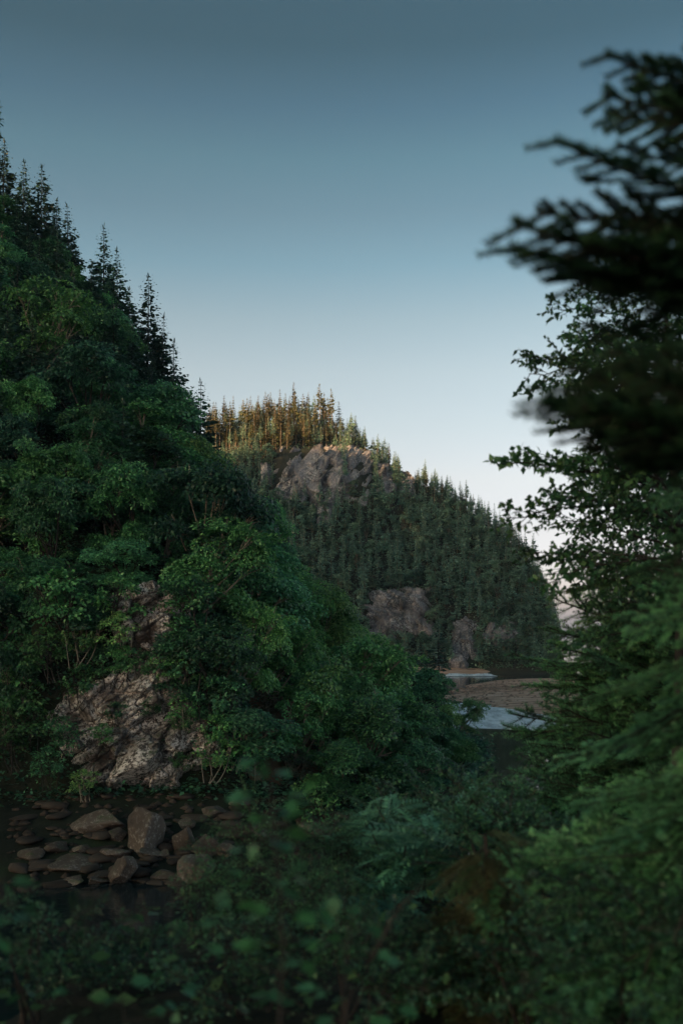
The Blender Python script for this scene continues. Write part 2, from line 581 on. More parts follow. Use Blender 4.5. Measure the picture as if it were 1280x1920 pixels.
def bar(name, outline, hmax, seed, n=70):
    """low mound whose outline is given by (px, py at water level)"""
    pts = np.array([[EYE * F / (py - HZ) * (px - 640) / F, EYE * F / (py - HZ)] for px, py in outline])
    c = pts.mean(0)
    th = np.arctan2((pts - c)[:, 1], (pts - c)[:, 0])
    rad = np.linalg.norm(pts - c, axis=1)
    o = np.argsort(th)
    tg = np.linspace(-np.pi, np.pi, 145)
    rg = np.interp(tg, np.concatenate([th[o] - 2 * np.pi, th[o], th[o] + 2 * np.pi]), np.tile(rad[o], 3))
    s = np.linspace(0.02, 1.03, n)
    X = c[0] + s[:, None] * (rg * np.cos(tg))[None, :]
    Y = c[1] + s[:, None] * (rg * np.sin(tg))[None, :]
    nz = fbm(np.stack([X.ravel() * 0.16, Y.ravel() * 0.05, 0 * X.ravel() + seed], 1), 5).reshape(X.shape)
    Z = hmax * (1 - s[:, None] ** 2.2) + 0.24 * nz * (1.04 - s[:, None]) ** 0.5 - 0.02
    Z[:, -1] = Z[:, 0]
    mb = MB()
    mb.grid(np.stack([X, Y, Z], -1)[::-1])
    o = link(name, mb.mesh(name, M['gravel'], True))
    kind(o, 'structure')
    return X, Y, Z


Xb, Yb_, Zb = bar('gravel_bar', [(868, 1300), (880, 1290), (905, 1280), (940, 1274), (1000, 1272), (1120, 1272), (1180, 1292), (1130, 1345), (1060, 1347), (1000, 1338), (940, 1328), (885, 1318)], 0.9, 3)
mb = MB()
cube = np.array([[0, 0, 1], [1, 0, 0], [0, 1, 0], [-1, 0, 0], [0, -1, 0], [0, 0, -1]], float)
cf = np.array([[0, 1, 2], [0, 2, 3], [0, 3, 4], [0, 4, 1], [5, 2, 1], [5, 3, 2], [5, 4, 3], [5, 1, 4]])
for k in range(1600):
    i, j = rng.integers(4, 68), rng.integers(0, 144)
    s = rng.uniform(0.10, 0.30) * (1.8 if rng.random() < 0.05 else 1)
    v = cube * s * rng.uniform(0.6, 1.3, 3) * np.array([1.3, 1.3, 0.7]) + rng.normal(0, 0.02, (6, 3))
    v += np.array([Xb[i, j] + rng.normal(0, 0.6), Yb_[i, j] + rng.normal(0, 0.6), Zb[i, j] + 0.02])
    mb.add(v, cf)
kind(link('gravel', mb.mesh('gravel', M['pebble'])), 'stuff', 'loose reddish stones strewn over the gravel bar')

mb = MB()
u = np.linspace(640, 1080, 120)
v = np.linspace(0, 1, 14)
yb = far_base(u) - 1
py_w = P_(u, (640, 1262.5), (850, 1264.5), (960, 1262), (1080, 1262))
y0 = EYE * F / (py_w - HZ)
Yv = y0[:, None] + (yb - y0 + 8)[:, None] * v[None, :]
Pv = np.stack([Yv * (u[:, None] - 640) / F, Yv, -0.05 + 2.4 * v[None, :] + 0 * Yv], -1)
Pv[..., 2] += 0.3 * fbm(Pv.reshape(-1, 3) * 0.2, 3).reshape(Yv.shape) * v[None, :]
mb.grid(Pv)
kind(link('beach', mb.mesh('beach', M['gravel'], True)), 'structure')

# the rapids: a rough sheet of broken water just over the river, and the white lip farther up
def wpoly(name, top, bot, z, mat, amp, sc_):
    a = np.array([[EYE * F / (py - HZ) * (px - 640) / F, EYE * F / (py - HZ)] for px, py in top])
    b = np.array([[EYE * F / (py - HZ) * (px - 640) / F, EYE * F / (py - HZ)] for px, py in bot])
    n, m = 160, 150
    s = np.linspace(0, 1, n)
    A = np.stack([np.interp(s, np.linspace(0, 1, len(a)), a[:, k]) for k in (0, 1)], 1)
    B = np.stack([np.interp(s, np.linspace(0, 1, len(b)), b[:, k]) for k in (0, 1)], 1)
    w = np.linspace(0, 1, m)
    XY = A[:, None, :] * (1 - w)[None, :, None] + B[:, None, :] * w[None, :, None]
    ed = np.minimum(np.minimum(w, 1 - w)[None, :] * 8, 1) * np.minimum(np.minimum(s, 1 - s)[:, None] * 8, 1)
    nz = fbm(np.stack([XY[..., 0].ravel() * sc_ * 0.5, XY[..., 1].ravel() * sc_, np.zeros(n * m)], 1), 4).reshape(n, m)
    XY[..., 1] += 1.5 * vnoise(np.stack([XY[..., 0].ravel() * 0.4, 0 * XY[..., 0].ravel() + 3, XY[..., 1].ravel() * 0.1], 1)).reshape(n, m)
    Z = z + amp * (0.5 + nz) * ed - 0.03 * (1 - ed)
    mb = MB()
    mb.grid(np.stack([XY[..., 0], XY[..., 1], Z], -1)[::-1])
    kind(link(name, mb.mesh(name, M[mat], True)), 'structure')


wpoly('rapids', [(800, 1316), (900, 1320), (960, 1329), (1010, 1340), (1080, 1347)], [(800, 1368), (880, 1366), (930, 1367), (985, 1371), (1060, 1376)], 0.05, 'rapids', 0.14, 0.9)
wpoly('rapids', [(830, 1266.2), (860, 1266.0), (900, 1266.4), (932, 1267.5)], [(830, 1268.2), (860, 1268.4), (900, 1268.6), (932, 1268.4)], 0.12, 'rapids', 0.4, 0.6)

# ------------------------------------------------------------------ rock
def facets(U, V, cell, rot, tilt, off, crack, seed):
    """blocky relief: plates of a jittered grid, each set off and tilted, with recessed joints"""
    r = np.random.default_rng(seed)
    c, s = math.cos(rot), math.sin(rot)
    a = (U * c + V * s) / cell[0]
    b = (-U * s + V * c) / cell[1]
    a = a + 0.25 * vnoise(np.stack([U.ravel() * 0.4, V.ravel() * 0.4, 0 * U.ravel() + seed], 1)).reshape(U.shape)
    ia, ib = np.floor(a).astype(int), np.floor(b).astype(int)
    tab = r.random((64, 64, 6))
    d1 = np.full(U.shape, 9.0)
    d2 = np.full(U.shape, 9.0)
    val = np.zeros(U.shape)
    for da in (-1, 0, 1):
        for db in (-1, 0, 1):
            i, j = (ia + da) & 63, (ib + db) & 63
            t = tab[i, j]
            x = a - (ia + da + 0.15 + 0.7 * t[..., 0])
            y = b - (ib + db + 0.15 + 0.7 * t[..., 1])
            d = x * x + y * y
            v = off * (t[..., 2] - 0.5) * 2 + tilt * (x * (t[..., 3] - 0.5) + y * (t[..., 4] - 0.6)) * 2
            near = d < d1
            d2 = np.where(near, d1, np.minimum(d2, d))
            val = np.where(near, v, val)
            d1 = np.where(near, d, d1)
    e = np.sqrt(d2) - np.sqrt(d1)
    return val - crack * np.exp(-(e / 0.05) ** 2)


def rock_sheet(corner, du, dv, nu, nv, mask, relief, normal, seed):
    """relief rock face: corner + u*du + v*dv, pushed out along `normal`; its rim sinks into the hill behind"""
    u = np.linspace(0, 1, nu)[:, None] + 0 * np.zeros((nu, nv))
    v = np.linspace(0, 1, nv)[None, :] + 0 * np.zeros((nu, nv))
    lu, lv = np.linalg.norm(du), np.linalg.norm(dv)
    d = relief(u * lu, v * lv) + mask(u, v)
    Pt = corner + u[..., None] * du + v[..., None] * dv + d[..., None] * normal
    mb = MB()
    mb.grid(Pt)
    return mb


def boulder_mesh(name, mat, seed, cuts=12, flat=0.7, sub=4, rough=0.05):
    import bmesh
    r = np.random.default_rng(seed)
    bm = bmesh.new()
    bmesh.ops.create_icosphere(bm, subdivisions=sub, radius=1.0)
    v = np.array([x.co[:] for x in bm.verts])
    n = unit(r.normal(0, 1, (cuts, 3)))
    for k in range(cuts):
        h = r.uniform(0.45, 0.80)
        d = v @ n[k]
        v = v - np.clip(d - h, 0, None)[:, None] * n[k][None, :] * 0.985
    v = v + unit(v) * rough * fbm(v * 2.3 + seed, 4)[:, None]
    v[:, 2] *= flat
    for x, c in zip(bm.verts, v):
        x.co = c
    me = bpy.data.meshes.new(name)
    bm.to_mesh(me)
    bm.free()
    me.polygons.foreach_set('use_smooth', np.ones(len(me.polygons), dtype=bool))
    me.materials.append(M[mat])
    return me


# the near cliff: a relief face, with the blocks one can pick apart standing proud of it
cz = W(225, 1280, 60.5)
cliff = thing('rock_cliff', 'pale lichen crusted rock cliff above the dark rubble shore', 'cliff', (cz[0], cz[1], 2.0))
org = np.array((cz[0], cz[1], 2.0))


CLIFF = np.array([(318, 1082), (338, 1105), (345, 1150), (335, 1190), (305, 1235), (345, 1275), (372, 1330), (432, 1368), (436, 1400), (385, 1432), (300, 1478),
                  (205, 1480), (140, 1450), (100, 1400), (92, 1340), (120, 1300), (180, 1280), (225, 1258), (244, 1240), (240, 1195), (225, 1125), (275, 1100)], float)


def polydist(x, y, poly):
    """signed distance to a polygon, positive inside"""
    x, y = np.asarray(x, float), np.asarray(y, float)
    d = np.full(x.shape, 1e9)
    ins = np.zeros(x.shape, bool)
    n = len(poly)
    for i in range(n):
        ax, ay = poly[i]
        bx_, by_ = poly[(i + 1) % n]
        ex, ey = bx_ - ax, by_ - ay
        h = np.clip(((x - ax) * ex + (y - ay) * ey) / (ex * ex + ey * ey), 0, 1)
        d = np.minimum(d, np.hypot(x - ax - h * ex, y - ay - h * ey))
        c = ((ay > y) != (by_ > y)) & (x < (bx_ - ax) * (y - ay) / (by_ - ay + 1e-12) + ax)
        ins ^= c
    return np.where(ins, d, -d)


def cl_mask(u, v):
    px, py = 25 + 430 * u, 1490 - 415 * v
    w = vnoise(np.stack([u.ravel() * 9, v.ravel() * 9, 0 * u.ravel()], 1)).reshape(u.shape)
    w2 = vnoise(np.stack([u.ravel() * 26, v.ravel() * 26, 0 * u.ravel() + 4], 1)).reshape(u.shape)
    d = polydist(px, py, CLIFF) + 13 * w + 9 * w2
    m = -2.2 * np.clip(-d / 14, 0, 1) - 7 * np.clip((-d - 20) / 60, 0, 1)
    m = m - 1.0 * np.clip((0.40 + 0.1 * w - u) * 6, 0, 1) - 1.6 * np.clip((0.055 + 0.16 * np.clip(u - 0.55, 0, 1) - v) * 16, 0, 1)
    ledge = 0.44 + 0.30 * u + 0.03 * np.sin(u * 14)             # the dark slanting overhang across the middle
    m = m - 1.5 * np.exp(-((v - ledge) / 0.03) ** 2) * np.clip((u - 0.15) * 8, 0, 1)
    m = m + 0.9 * np.clip((v - ledge) * 5, 0, 0.8) * np.exp(-np.clip(v - ledge, 0, 1) * 4)
    return m


def cl_relief(U, V):
    d = facets(U, V, (6.0, 4.2), 0.5, 0.6, 0.45, 0.4, 31) + facets(U, V, (3.0, 1.7), 0.62, 0.5, 0.4, 0.25, 21) + facets(U, V, (1.5, 0.85), 0.45, 0.45, 0.34, 0.25, 22) + facets(U, V, (0.55, 0.32), 0.3, 0.16, 0.10, 0.09, 23)
    return d + 0.10 * fbm(np.stack([U.ravel() * 1.2, V.ravel() * 1.2, 0 * U.ravel()], 1), 5).reshape(U.shape)


a = W(25, 1490, 57.9) - org
b = W(455, 1490, 57.9) - org
top = W(25, 1075, 62.2) - org
nrm = np.array((0.12, -0.97, 0.2))
link('rock_face', rock_sheet(a, b - a, top - a, 260, 260, cl_mask, cl_relief, nrm / np.linalg.norm(nrm), 1).mesh('rock_face', M['rock_near']), cliff)
blocks = [boulder_mesh('rock_block', 'rock_near', 40 + k, 12, 0.9, 4, 0.06) for k in range(5)]
for k, (px, py, w, h, dY, rot) in enumerate([
        (318, 1118, 34, 60, 62.3, 0.1), (312, 1165, 50, 44, 61.9, 0.5), (280, 1205, 40, 36, 61.4, 0.9), (300, 1215, 36, 30, 61.4, 1.4),
        (250, 1290, 44, 50, 60.2, 0.3), (282, 1285, 30, 50, 60.2, 2.0), (262, 1430, 110, 80, 58.6, 0.2), (385, 1395, 60, 36, 59.0, 2.2),
        (165, 1330, 50, 80, 60.0, 2.6), (330, 1385, 70, 50, 59.2, 1.1)]):
    p = W(px, py, dY) - org
    s = dY / F
    o = link('rock_block', blocks[k % 5], cliff, p, (0.3 * math.sin(k * 2.1), 0.25 * math.cos(k * 1.7), rot), (w * s * 0.58, w * s * 0.42, h * s * 0.58))

# boulders of the rubble shore, each a thing
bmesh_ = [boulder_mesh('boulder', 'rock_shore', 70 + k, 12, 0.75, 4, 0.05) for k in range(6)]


def shore_at(px, py):
    """distance at which a ray through (px, py) meets the rubble slope"""
    Yb, (Yf, zf) = float(near_base_Y(px)), [float(q) for q in near_foot(px)]
    for Y in np.linspace(Yb, Yf + 2, 60):
        z = (Y - Yb) / (Yf - Yb) * zf
        if EYE + Y * (HZ - py) / F <= z + 0.02:
            return Y, z
    return Yf, zf


boulders = [
    (185, 1536, 80, 46, 'pale tan boulder with a flat slanting top under the cliff', 0),
    (268, 1552, 84, 84, 'big rounded mossy boulder with white specks below the cliff', 1),
    (215, 1565, 40, 26, 'small squat stone in front of the pale slanting boulder', 2),
    (112, 1588, 44, 20, 'flat brown slab far out on the dark end of the rubble', 3),
    (155, 1592, 36, 20, 'low brown stone beside the flat slab', 4),
    (215, 1600, 46, 26, 'wedge shaped stone below the gap between the two big boulders', 5),
    (280, 1592, 66, 20, 'long thin ledge stone below the mossy boulder', 0),
    (345, 1572, 38, 50, 'upright grey stone with a pointed top beside the mossy boulder', 1),
    (387, 1582, 52, 44, 'square mossy block nearest the leafy shrub', 2),
    (350, 1545, 30, 20, 'small pale stone up against the cliff foot', 3),
    (150, 1616, 90, 18, 'wide flat stone lying just above the standing tan boulder', 4),
    (232, 1632, 52, 62, 'upright tan boulder standing at the edge of the dark water', 5),
    (312, 1640, 58, 26, 'light flat topped stone by the water next to the standing boulder', 0),
    (372, 1632, 84, 54, 'broad brown ledge rock sloping into the dark water', 1),
    (140, 1650, 50, 16, 'thin reddish stone half under water at the dark shore', 2),
    (185, 1654, 46, 14, 'low wet stone between the red stone and standing boulder', 3),
    (420, 1590, 34, 30, 'small brown stone half hidden by the leafy shrub', 4),
    (60, 1600, 40, 22, 'dark stone at the far end of the rubble, almost lost in shade', 5),
    (310, 1600, 26, 20, 'small dark stone wedged between the ledge stone and pointed stone', 0),
    (590, 1552, 70, 30, 'reddish flat rock on the shore behind the leafy shrub', 1),
    (480, 1560, 60, 30, 'dull brown rock behind the blurred sapling', 2),
    (630, 1535, 40, 22, 'small reddish rock at the shore below the hanging trees', 3),
    (400, 1522, 46, 24, 'dark rock tucked under the cliff overhang', 4),
    (450, 1505, 40, 20, 'small dull rock at the end of the cliff overhang', 5),
]
for k, (px, py, w, h, lab, v) in enumerate(boulders):
    Y, z = shore_at(px, py + h * 0.42)
    s = Y / F
    p = W(px, py, Y)
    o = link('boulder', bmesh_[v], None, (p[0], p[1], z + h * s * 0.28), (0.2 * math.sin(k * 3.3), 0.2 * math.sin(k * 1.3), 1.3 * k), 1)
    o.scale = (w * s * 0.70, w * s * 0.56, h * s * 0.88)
    tag(o, lab, 'boulder', 'boulders on the rubble shore')
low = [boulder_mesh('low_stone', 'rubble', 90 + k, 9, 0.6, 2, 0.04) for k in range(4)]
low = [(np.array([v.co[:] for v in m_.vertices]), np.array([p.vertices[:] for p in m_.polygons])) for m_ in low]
mb = MB()
for k in range(135):
    px = rng.uniform(30, 660)
    q = near_point(px, -0.25 * rng.random() ** 0.8).reshape(3)
    v, f = low[k % 4]
    s = rng.uniform(0.22, 0.85)
    th = rng.uniform(0, 6.28)
    Rz = np.array([[math.cos(th), -math.sin(th), 0], [math.sin(th), math.cos(th), 0], [0, 0, 1]])
    mb.add((v * s * np.array((1.5, 1.0, rng.uniform(0.4, 0.9)))) @ Rz.T + q + np.array((0, 0, 0.06)), f)
kind(link('rubble', mb.mesh('rubble', M['rubble'], True)), 'stuff', 'flat stones darkened for shade, packed over the shore between the boulders')
mb = MB()
for k in range(520):
    px = rng.uniform(20, 660)
    t = -0.25 * rng.random()
    q = near_point(px, t).reshape(3)
    s = rng.uniform(0.08, 0.35)
    v = cube * s * rng.uniform(0.6, 1.3, 3) * np.array([1.4, 1.2, 0.7])
    th = rng.uniform(0, 6.28)
    v = v @ np.array([[math.cos(th), -math.sin(th), 0], [math.sin(th), math.cos(th), 0], [0, 0.2, 1]])
    mb.add(v + q, cf)
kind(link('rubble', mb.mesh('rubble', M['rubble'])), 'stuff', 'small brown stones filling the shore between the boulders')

# far rock faces
def far_at(px, py):
    """point of the far hill seen at (px, py)"""
    ts_ = np.linspace(0.0, 1.0, 200)
    Q = far_point(np.full(200, px), ts_)
    pys = HZ - (Q[:, 2] - EYE) / Q[:, 1] * F
    i = int(np.argmin(np.abs(pys - py)))
    return Q[i]


def far_face(label, x0, x1, ytop, ybot, seed, cell, amp, bulge=4.0, rot=0.5):
    a, b = far_at(x0, ybot), far_at(x1, ybot)
    c = far_at((x0 + x1) / 2, ytop)
    m = (a + b) / 2
    t = thing('rock_outcrop', label, 'rock face', m)
    du, dv = b - a, c - m
    n = unit(np.cross(du, dv))
    if n[1] > 0:
        n = -n
    def mask(u, v):
        q = np.clip(np.minimum(np.minimum(u, 1 - u) * 3.2, np.minimum(v, 1 - v) * 3.6), 0, 1)
        j = 0.35 * vnoise(np.stack([u.ravel() * 5 + seed, v.ravel() * 5, 0 * u.ravel()], 1)).reshape(u.shape)
        return (bulge + 2.5) * np.clip(q + j, 0, 1) ** 0.6 - 1.8
    def rel(U, V):
        return facets(U, V, cell, rot, amp, amp * 0.8, 0.9, seed) + facets(U, V, (cell[0] * 0.35, cell[1] * 0.35), rot + 0.3, amp * 0.3, amp * 0.25, 0.2, seed + 1)
    # the face follows the hill under it
    gu, gv = np.linspace(0, 1, 13), np.linspace(0, 1, 13)
    G = np.array([[far_at(x0 + (x1 - x0) * p_, ybot + (ytop - ybot) * q_) for q_ in gv] for p_ in gu])
    k_ = 130
    uu = np.linspace(0, 1, k_)
    B1 = np.stack([np.stack([np.interp(uu, gu, G[:, j, c_]) for j in range(13)], 1) for c_ in range(3)], -1)
    B2 = np.stack([np.stack([np.interp(uu, gv, B1[i, :, c_]) for i in range(k_)], 0) for c_ in range(3)], -1)
    U_ = uu[:, None] + np.zeros((k_, k_))
    V_ = uu[None, :] + np.zeros((k_, k_))
    dd = rel(U_ * np.linalg.norm(du), V_ * np.linalg.norm(dv)) + mask(U_, V_)
    mb = MB()
    mb.grid(B2 - m + dd[..., None] * n)
    link('rock_surface', mb.mesh('rock_surface', M['rock_far']), t)
    return t, m, n


upper, um, un = far_face('big grey cliff with smooth slanting slabs under the sunlit spruces', 502, 706, 828, 958, 5, (7, 3.2), 1.5, 1.2, 1.15)
far_face('narrow grey rock rib in the trees below the hill shoulder', 700, 745, 868, 935, 8, (4, 6), 1.5, 1.5, 0.2)
far_face('small grey crag where the far skyline dips', 742, 782, 872, 940, 9, (4, 6), 1.5, 1.5, 0.1)
far_face('small pale outcrop among spruces on the shaded side of the slabs', 484, 512, 868, 912, 10, (4, 5), 0.8, 2.5, 0.1)
far_face('little grey outcrop below the point of the triangular slab', 590, 625, 945, 990, 11, (4, 5), 0.8, 2.5, 0.1)
far_face('purplish broken rock face low on the far hill', 676, 818, 1100, 1200, 12, (5.5, 2.4), 1.6, 2.0, -0.6)
far_face('pale upright crag above the river beach', 842, 898, 1160, 1238, 13, (5, 5), 1.5, 2.0, 0.2)
far_face('low dark rock at the water under the pale crag', 835, 880, 1225, 1262, 14, (4, 3), 0.8, 2.5, -0.3)
far_face('thin pale rock band at the foot of the far forest', 905, 985, 1165, 1215, 15, (5, 4), 0.8, 2.5, 0.1)


def slab(pts, thick, parent, org, nrm, push, tilt=(0, 0), lab=None):
    """a smooth plate of rock: outline in photo pixels, on the hill there, with thickness and a rounded rim"""
    import bmesh
    P0 = np.array([far_at(x, y) for x, y in pts])
    c = P0.mean(0)
    ex = unit(np.array((1.0, 0, 0)) - nrm * nrm[0])
    ey = np.cross(nrm, ex)
    if ey[2] < 0:
        ey = -ey
    q = np.stack([(P0 - c) @ ex, (P0 - c) @ ey], 1)
    s_ = np.linspace(0, len(q), 12 * len(q), endpoint=False)
    i = s_.astype(int) % len(q)
    f_ = (s_ - s_.astype(int))[:, None]
    p0, p1, p2, p3 = q[(i - 1) % len(q)], q[i], q[(i + 1) % len(q)], q[(i + 2) % len(q)]
    cr = 0.5 * ((2 * p1) + (-p0 + p2) * f_ + (2 * p0 - 5 * p1 + 4 * p2 - p3) * f_ ** 2 + (-p0 + 3 * p1 - 3 * p2 + p3) * f_ ** 3)
    lin = p1 * (1 - f_) + p2 * f_
    ring = 0.55 * cr + 0.45 * lin
    rr = np.concatenate([np.linspace(0.02, 0.86, 16), np.array([0.91, 0.95, 0.98, 1.0, 1.0, 1.0])])
    hh = np.concatenate([np.full(16, 1.0), np.array([0.97, 0.9, 0.78, 0.55, 0.0, -1.2])])
    ring = np.concatenate([ring, ring[:1]], 0)
    XY = rr[:, None, None] * ring[None]
    Hh = thick * hh[:, None] + tilt[0] * XY[..., 0] + tilt[1] * XY[..., 1]
    Hh = Hh + 0.45 * facets(XY[..., 0] + 40, XY[..., 1] + 40, (5, 2.5), 0.9, 1.0, 0.6, 0.5, int(abs(c[0]) * 10) % 97) + 0.35 * fbm(np.stack([XY[..., 0].ravel() * 0.3, XY[..., 1].ravel() * 0.3, 0 * XY[..., 0].ravel() + c[0]], 1), 4).reshape(Hh.shape)
    Pt = (c - org + nrm * push) + XY[..., :1] * ex + XY[..., 1:] * ey + Hh[..., None] * nrm
    mb = MB()
    mb.grid(Pt)
    o = link('rock_slab', mb.mesh('rock_slab', M['rock_far'], True), parent)
    if lab:
        o['label'] = lab


un2 = unit(np.array((0.05, -0.85, 0.52)))
slab([(548, 888), (566, 868), (592, 846), (603, 848), (608, 862), (606, 884), (600, 930), (580, 926), (560, 902)], 1.0, upper, um, un2, 1.8, (0.10, -0.10), 'large smooth pear shaped slab')
slab([(549, 888), (560, 905), (577, 930), (566, 952), (556, 930), (548, 905)], 1.0, upper, um, un2, 1.5, (-0.10, 0.0), 'pointed triangular slab')

# ------------------------------------------------------------------ trees
def spruce_parts(H, Rm, base, nwh, nb, ntw, seed, leaf_w=0.26, trunk_r=None, droop=1.0):
    r = np.random.default_rng(seed)
    tr = MB()
    k = 9
    hs = np.linspace(0, 1, k)
    wob = np.cumsum(r.normal(0, 0.012, (k, 2)), 0) * H * 0.3
    pts = np.stack([wob[:, 0], wob[:, 1], -0.6 + hs * (H + 0.6)], 1)
    tr.tube(pts, (trunk_r or H * 0.013) * (1 - hs * 0.93), 6)
    cr = MB()
    C, D, N, L, Wd = [], [], [], [], []
    for i in range(nwh):
        h = base + (1 - base) * ((i + 0.4 * r.random()) / nwh) ** 0.92
        l0 = Rm * ((1 - h) / (1 - base)) ** 0.72 * (0.75 + 0.35 * r.random()) + 0.12
        if h < base + 0.18:
            l0 *= 0.65 + 0.35 * (h - base) / 0.18
        n = nb if h < 0.85 else max(3, nb - 2)
        a0 = r.random() * 6.28
        for j in range(n):
            if r.random() < 0.10:
                continue
            az = a0 + j * 6.283 / n + r.normal(0, 0.25)
            l = l0 * r.uniform(0.55, 1.15)
            pitch = (-0.30 * droop + 0.95 * max(0, (h - 0.45)) + r.normal(0, 0.10))
            out = np.array((math.cos(az), math.sin(az), 0))
            side = np.array((-math.sin(az), math.cos(az), 0))
            ctr = np.array((np.interp(h, hs, wob[:, 0]), np.interp(h, hs, wob[:, 1]), h * H))
            m = max(2, int(ntw * l / Rm + 0.5))
            for s in np.linspace(0.18, 1, m):
                z = l * s * pitch + 0.22 * l * s * s * droop
                p = ctr + out * l * s + np.array((0, 0, z))
                for sg in (-1, 1):
                    tl = (0.42 * l * (1 - s) ** 0.6 + 0.16 * l + 0.06) * r.uniform(0.7, 1.2)
                    d = out * r.uniform(0.6, 1.0) + side * sg * r.uniform(0.45, 0.95) * (1 if s < 0.97 else 0.25) + np.array((0, 0, r.normal(-0.16, 0.14)))
                    C.append(p)
                    D.append(d)
                    N.append(np.array((r.normal(0, 0.9), r.normal(0, 0.9), 0.8)))
                    L.append(tl)
                    Wd.append(max(tl * leaf_w * 1.3, 0.05) * r.uniform(0.8, 1.3))
    # leading shoot
    for q in range(5):
        C.append(np.array((wob[-1, 0], wob[-1, 1], H * (0.95 + 0.008 * q))))
        D.append(np.array((r.normal(0, 0.25), r.normal(0, 0.25), 1.0)))
        N.append(np.array((r.normal(), r.normal(), 0.1)))
        L.append(H * 0.05)
        Wd.append(H * 0.008 + 0.03)
    cr.leaves(np.array(C), np.array(D), np.array(N), np.array(L), np.array(Wd), -0.15, 0.5)
    return tr, cr


def broad_parts(H, Rc, seed, nspray=90, nleaf=38, leaf=0.34, lean=(0, 0), stems=3, flat=0.72, trunk_r=0.11):
    """broadleaved tree: stems and limbs, leaf sprays laid in tiers through an uneven crown"""
    r = np.random.default_rng(seed)
    tr, cr = MB(), MB()
    lob = []
    nl = r.integers(9, 13)
    for k in range(nl):
        a = r.random() * 6.28
        rr = Rc * r.uniform(0.20, 0.88)
        lob.append((np.array((math.cos(a) * rr + lean[0], math.sin(a) * rr + lean[1], H * r.uniform(0.18, 0.86))), Rc * r.uniform(0.26, 0.52)))
    lob.append((np.array((lean[0] * 1.1, lean[1] * 1.1, H * 0.84)), Rc * 0.42))
    for k, (c, q) in enumerate(lob):
        b0 = np.array((r.normal(0, 0.25), r.normal(0, 0.25), -0.6)) if k < stems else np.array((lean[0] * 0.3, lean[1] * 0.3, H * r.uniform(0.15, 0.35)))
        s = np.linspace(0, 1, 8)[:, None]
        mid = (b0 + c) / 2 + np.array((r.normal(0, 0.35), r.normal(0, 0.35), -0.4 + r.normal(0, 0.3)))
        pts = (1 - s) ** 2 * b0 + 2 * s * (1 - s) * mid + s ** 2 * c
        tr.tube(pts, trunk_r * np.linspace(1, 0.3, 8) * (1 if k < stems else 0.65), 5)
        for j in range(4):
            a = unit(r.normal(0, 1, 3) + np.array((0, 0, 0.4)))
            e = c + a * q * 0.8
            s2 = np.linspace(0, 1, 4)[:, None]
            p0 = pts[5 + (j % 2)]
            tr.tube(p0 * (1 - s2) + e * s2 + np.array((0, 0, 0.15 * q)) * s2 * (1 - s2) * 4, trunk_r * np.linspace(0.35, 0.1, 4), 4)
    wts = np.array([q ** 2 for _, q in lob])
    wts /= wts.sum()
    for i in range(nspray):
        c, q = lob[r.choice(len(lob), p=wts)]
        d = unit(r.normal(0, 1, 3))
        d[2] = abs(d[2]) * 0.9 - 0.25
        d = unit(d)
        ctr = c + d * np.array((q, q, q * flat)) * r.uniform(0.35, 1.22)
        rs = Rc * r.uniform(0.16, 0.36)
        n = int(nleaf * r.uniform(0.6, 1.3))
        ax = unit(np.array((d[0] * 0.55 + r.normal(0, 0.25), d[1] * 0.55 + r.normal(0, 0.25), 1.0)))
        t1 = unit(np.cross(ax, np.array((0.3, 1, 0.2))))
        t2 = np.cross(ax, t1)
        th = r.random(n) * 6.283
        rad = np.sqrt(r.random(n)) * rs
        rd = np.cos(th)[:, None] * t1 + np.sin(th)[:, None] * t2
        P = ctr + rd * rad[:, None] + ax * (r.normal(0, 0.07, n) * rs - 0.34 * rad ** 2 / rs)[:, None]
        D = rd + ax * r.normal(-0.25, 0.25, (n, 1)) + r.normal(0, 0.3, (n, 3))
        N = ax + r.normal(0, 0.36, (n, 3))
        L = leaf * r.uniform(0.7, 1.25, n)
        cr.leaves(P, D, N, L, L * r.uniform(0.55, 0.8, n), 0.14)
    return tr, cr


def tree_kind(name, tr, cr, bark, leafm):
    return (tr.mesh('trunk', M[bark], True), cr.mesh('crown', M[leafm]))


def place_tree(name, label, cat, meshes, loc, rz, scale, group, tilt=(0, 0), crown_mat=None):
    t = thing(name, label, cat, [float(c) for c in loc], rz, group, scale, tilt)
    link('trunk', meshes[0], t)
    link('crown', meshes[1], t)
    return t


def near_at(px, py, Yadd=0.0):
    ts_ = np.linspace(-0.2, 1.0, 240)
    Q = near_point(np.full(240, float(px)), ts_)
    pys = HZ - (Q[:, 2] - EYE) / Q[:, 1] * F
    i = int(np.argmin(np.abs(pys - py)))
    return Q[i], ts_[i]


SP_MID = [spruce_parts(12, 2.5 + 0.15 * k, 0.06, 34, 7, 7, 100 + k, 0.36) for k in range(5)]
SP_MID = [tree_kind('s', a, b, 'bark_dark', 'spruce') for a, b in SP_MID]
BR_SHAPES = []
for k in range(6):
    BR_SHAPES.append(broad_parts(7.0, 3.2, 200 + k, 125, 100, 0.23, ((0.5, -0.7), (0.8, -0.3), (0.2, -0.9), (0.6, -0.6), (0.0, -0.5), (0.9, -0.9))[k]))
BR = {}
for cm in ('leaf_mid', 'leaf_light', 'leaf_dark'):
    BR[cm] = [(a.mesh('trunk', M['bark_pale' if k % 2 else 'bark_dark'], True), b.mesh('crown', M[cm])) for k, (a, b) in enumerate(BR_SHAPES)]

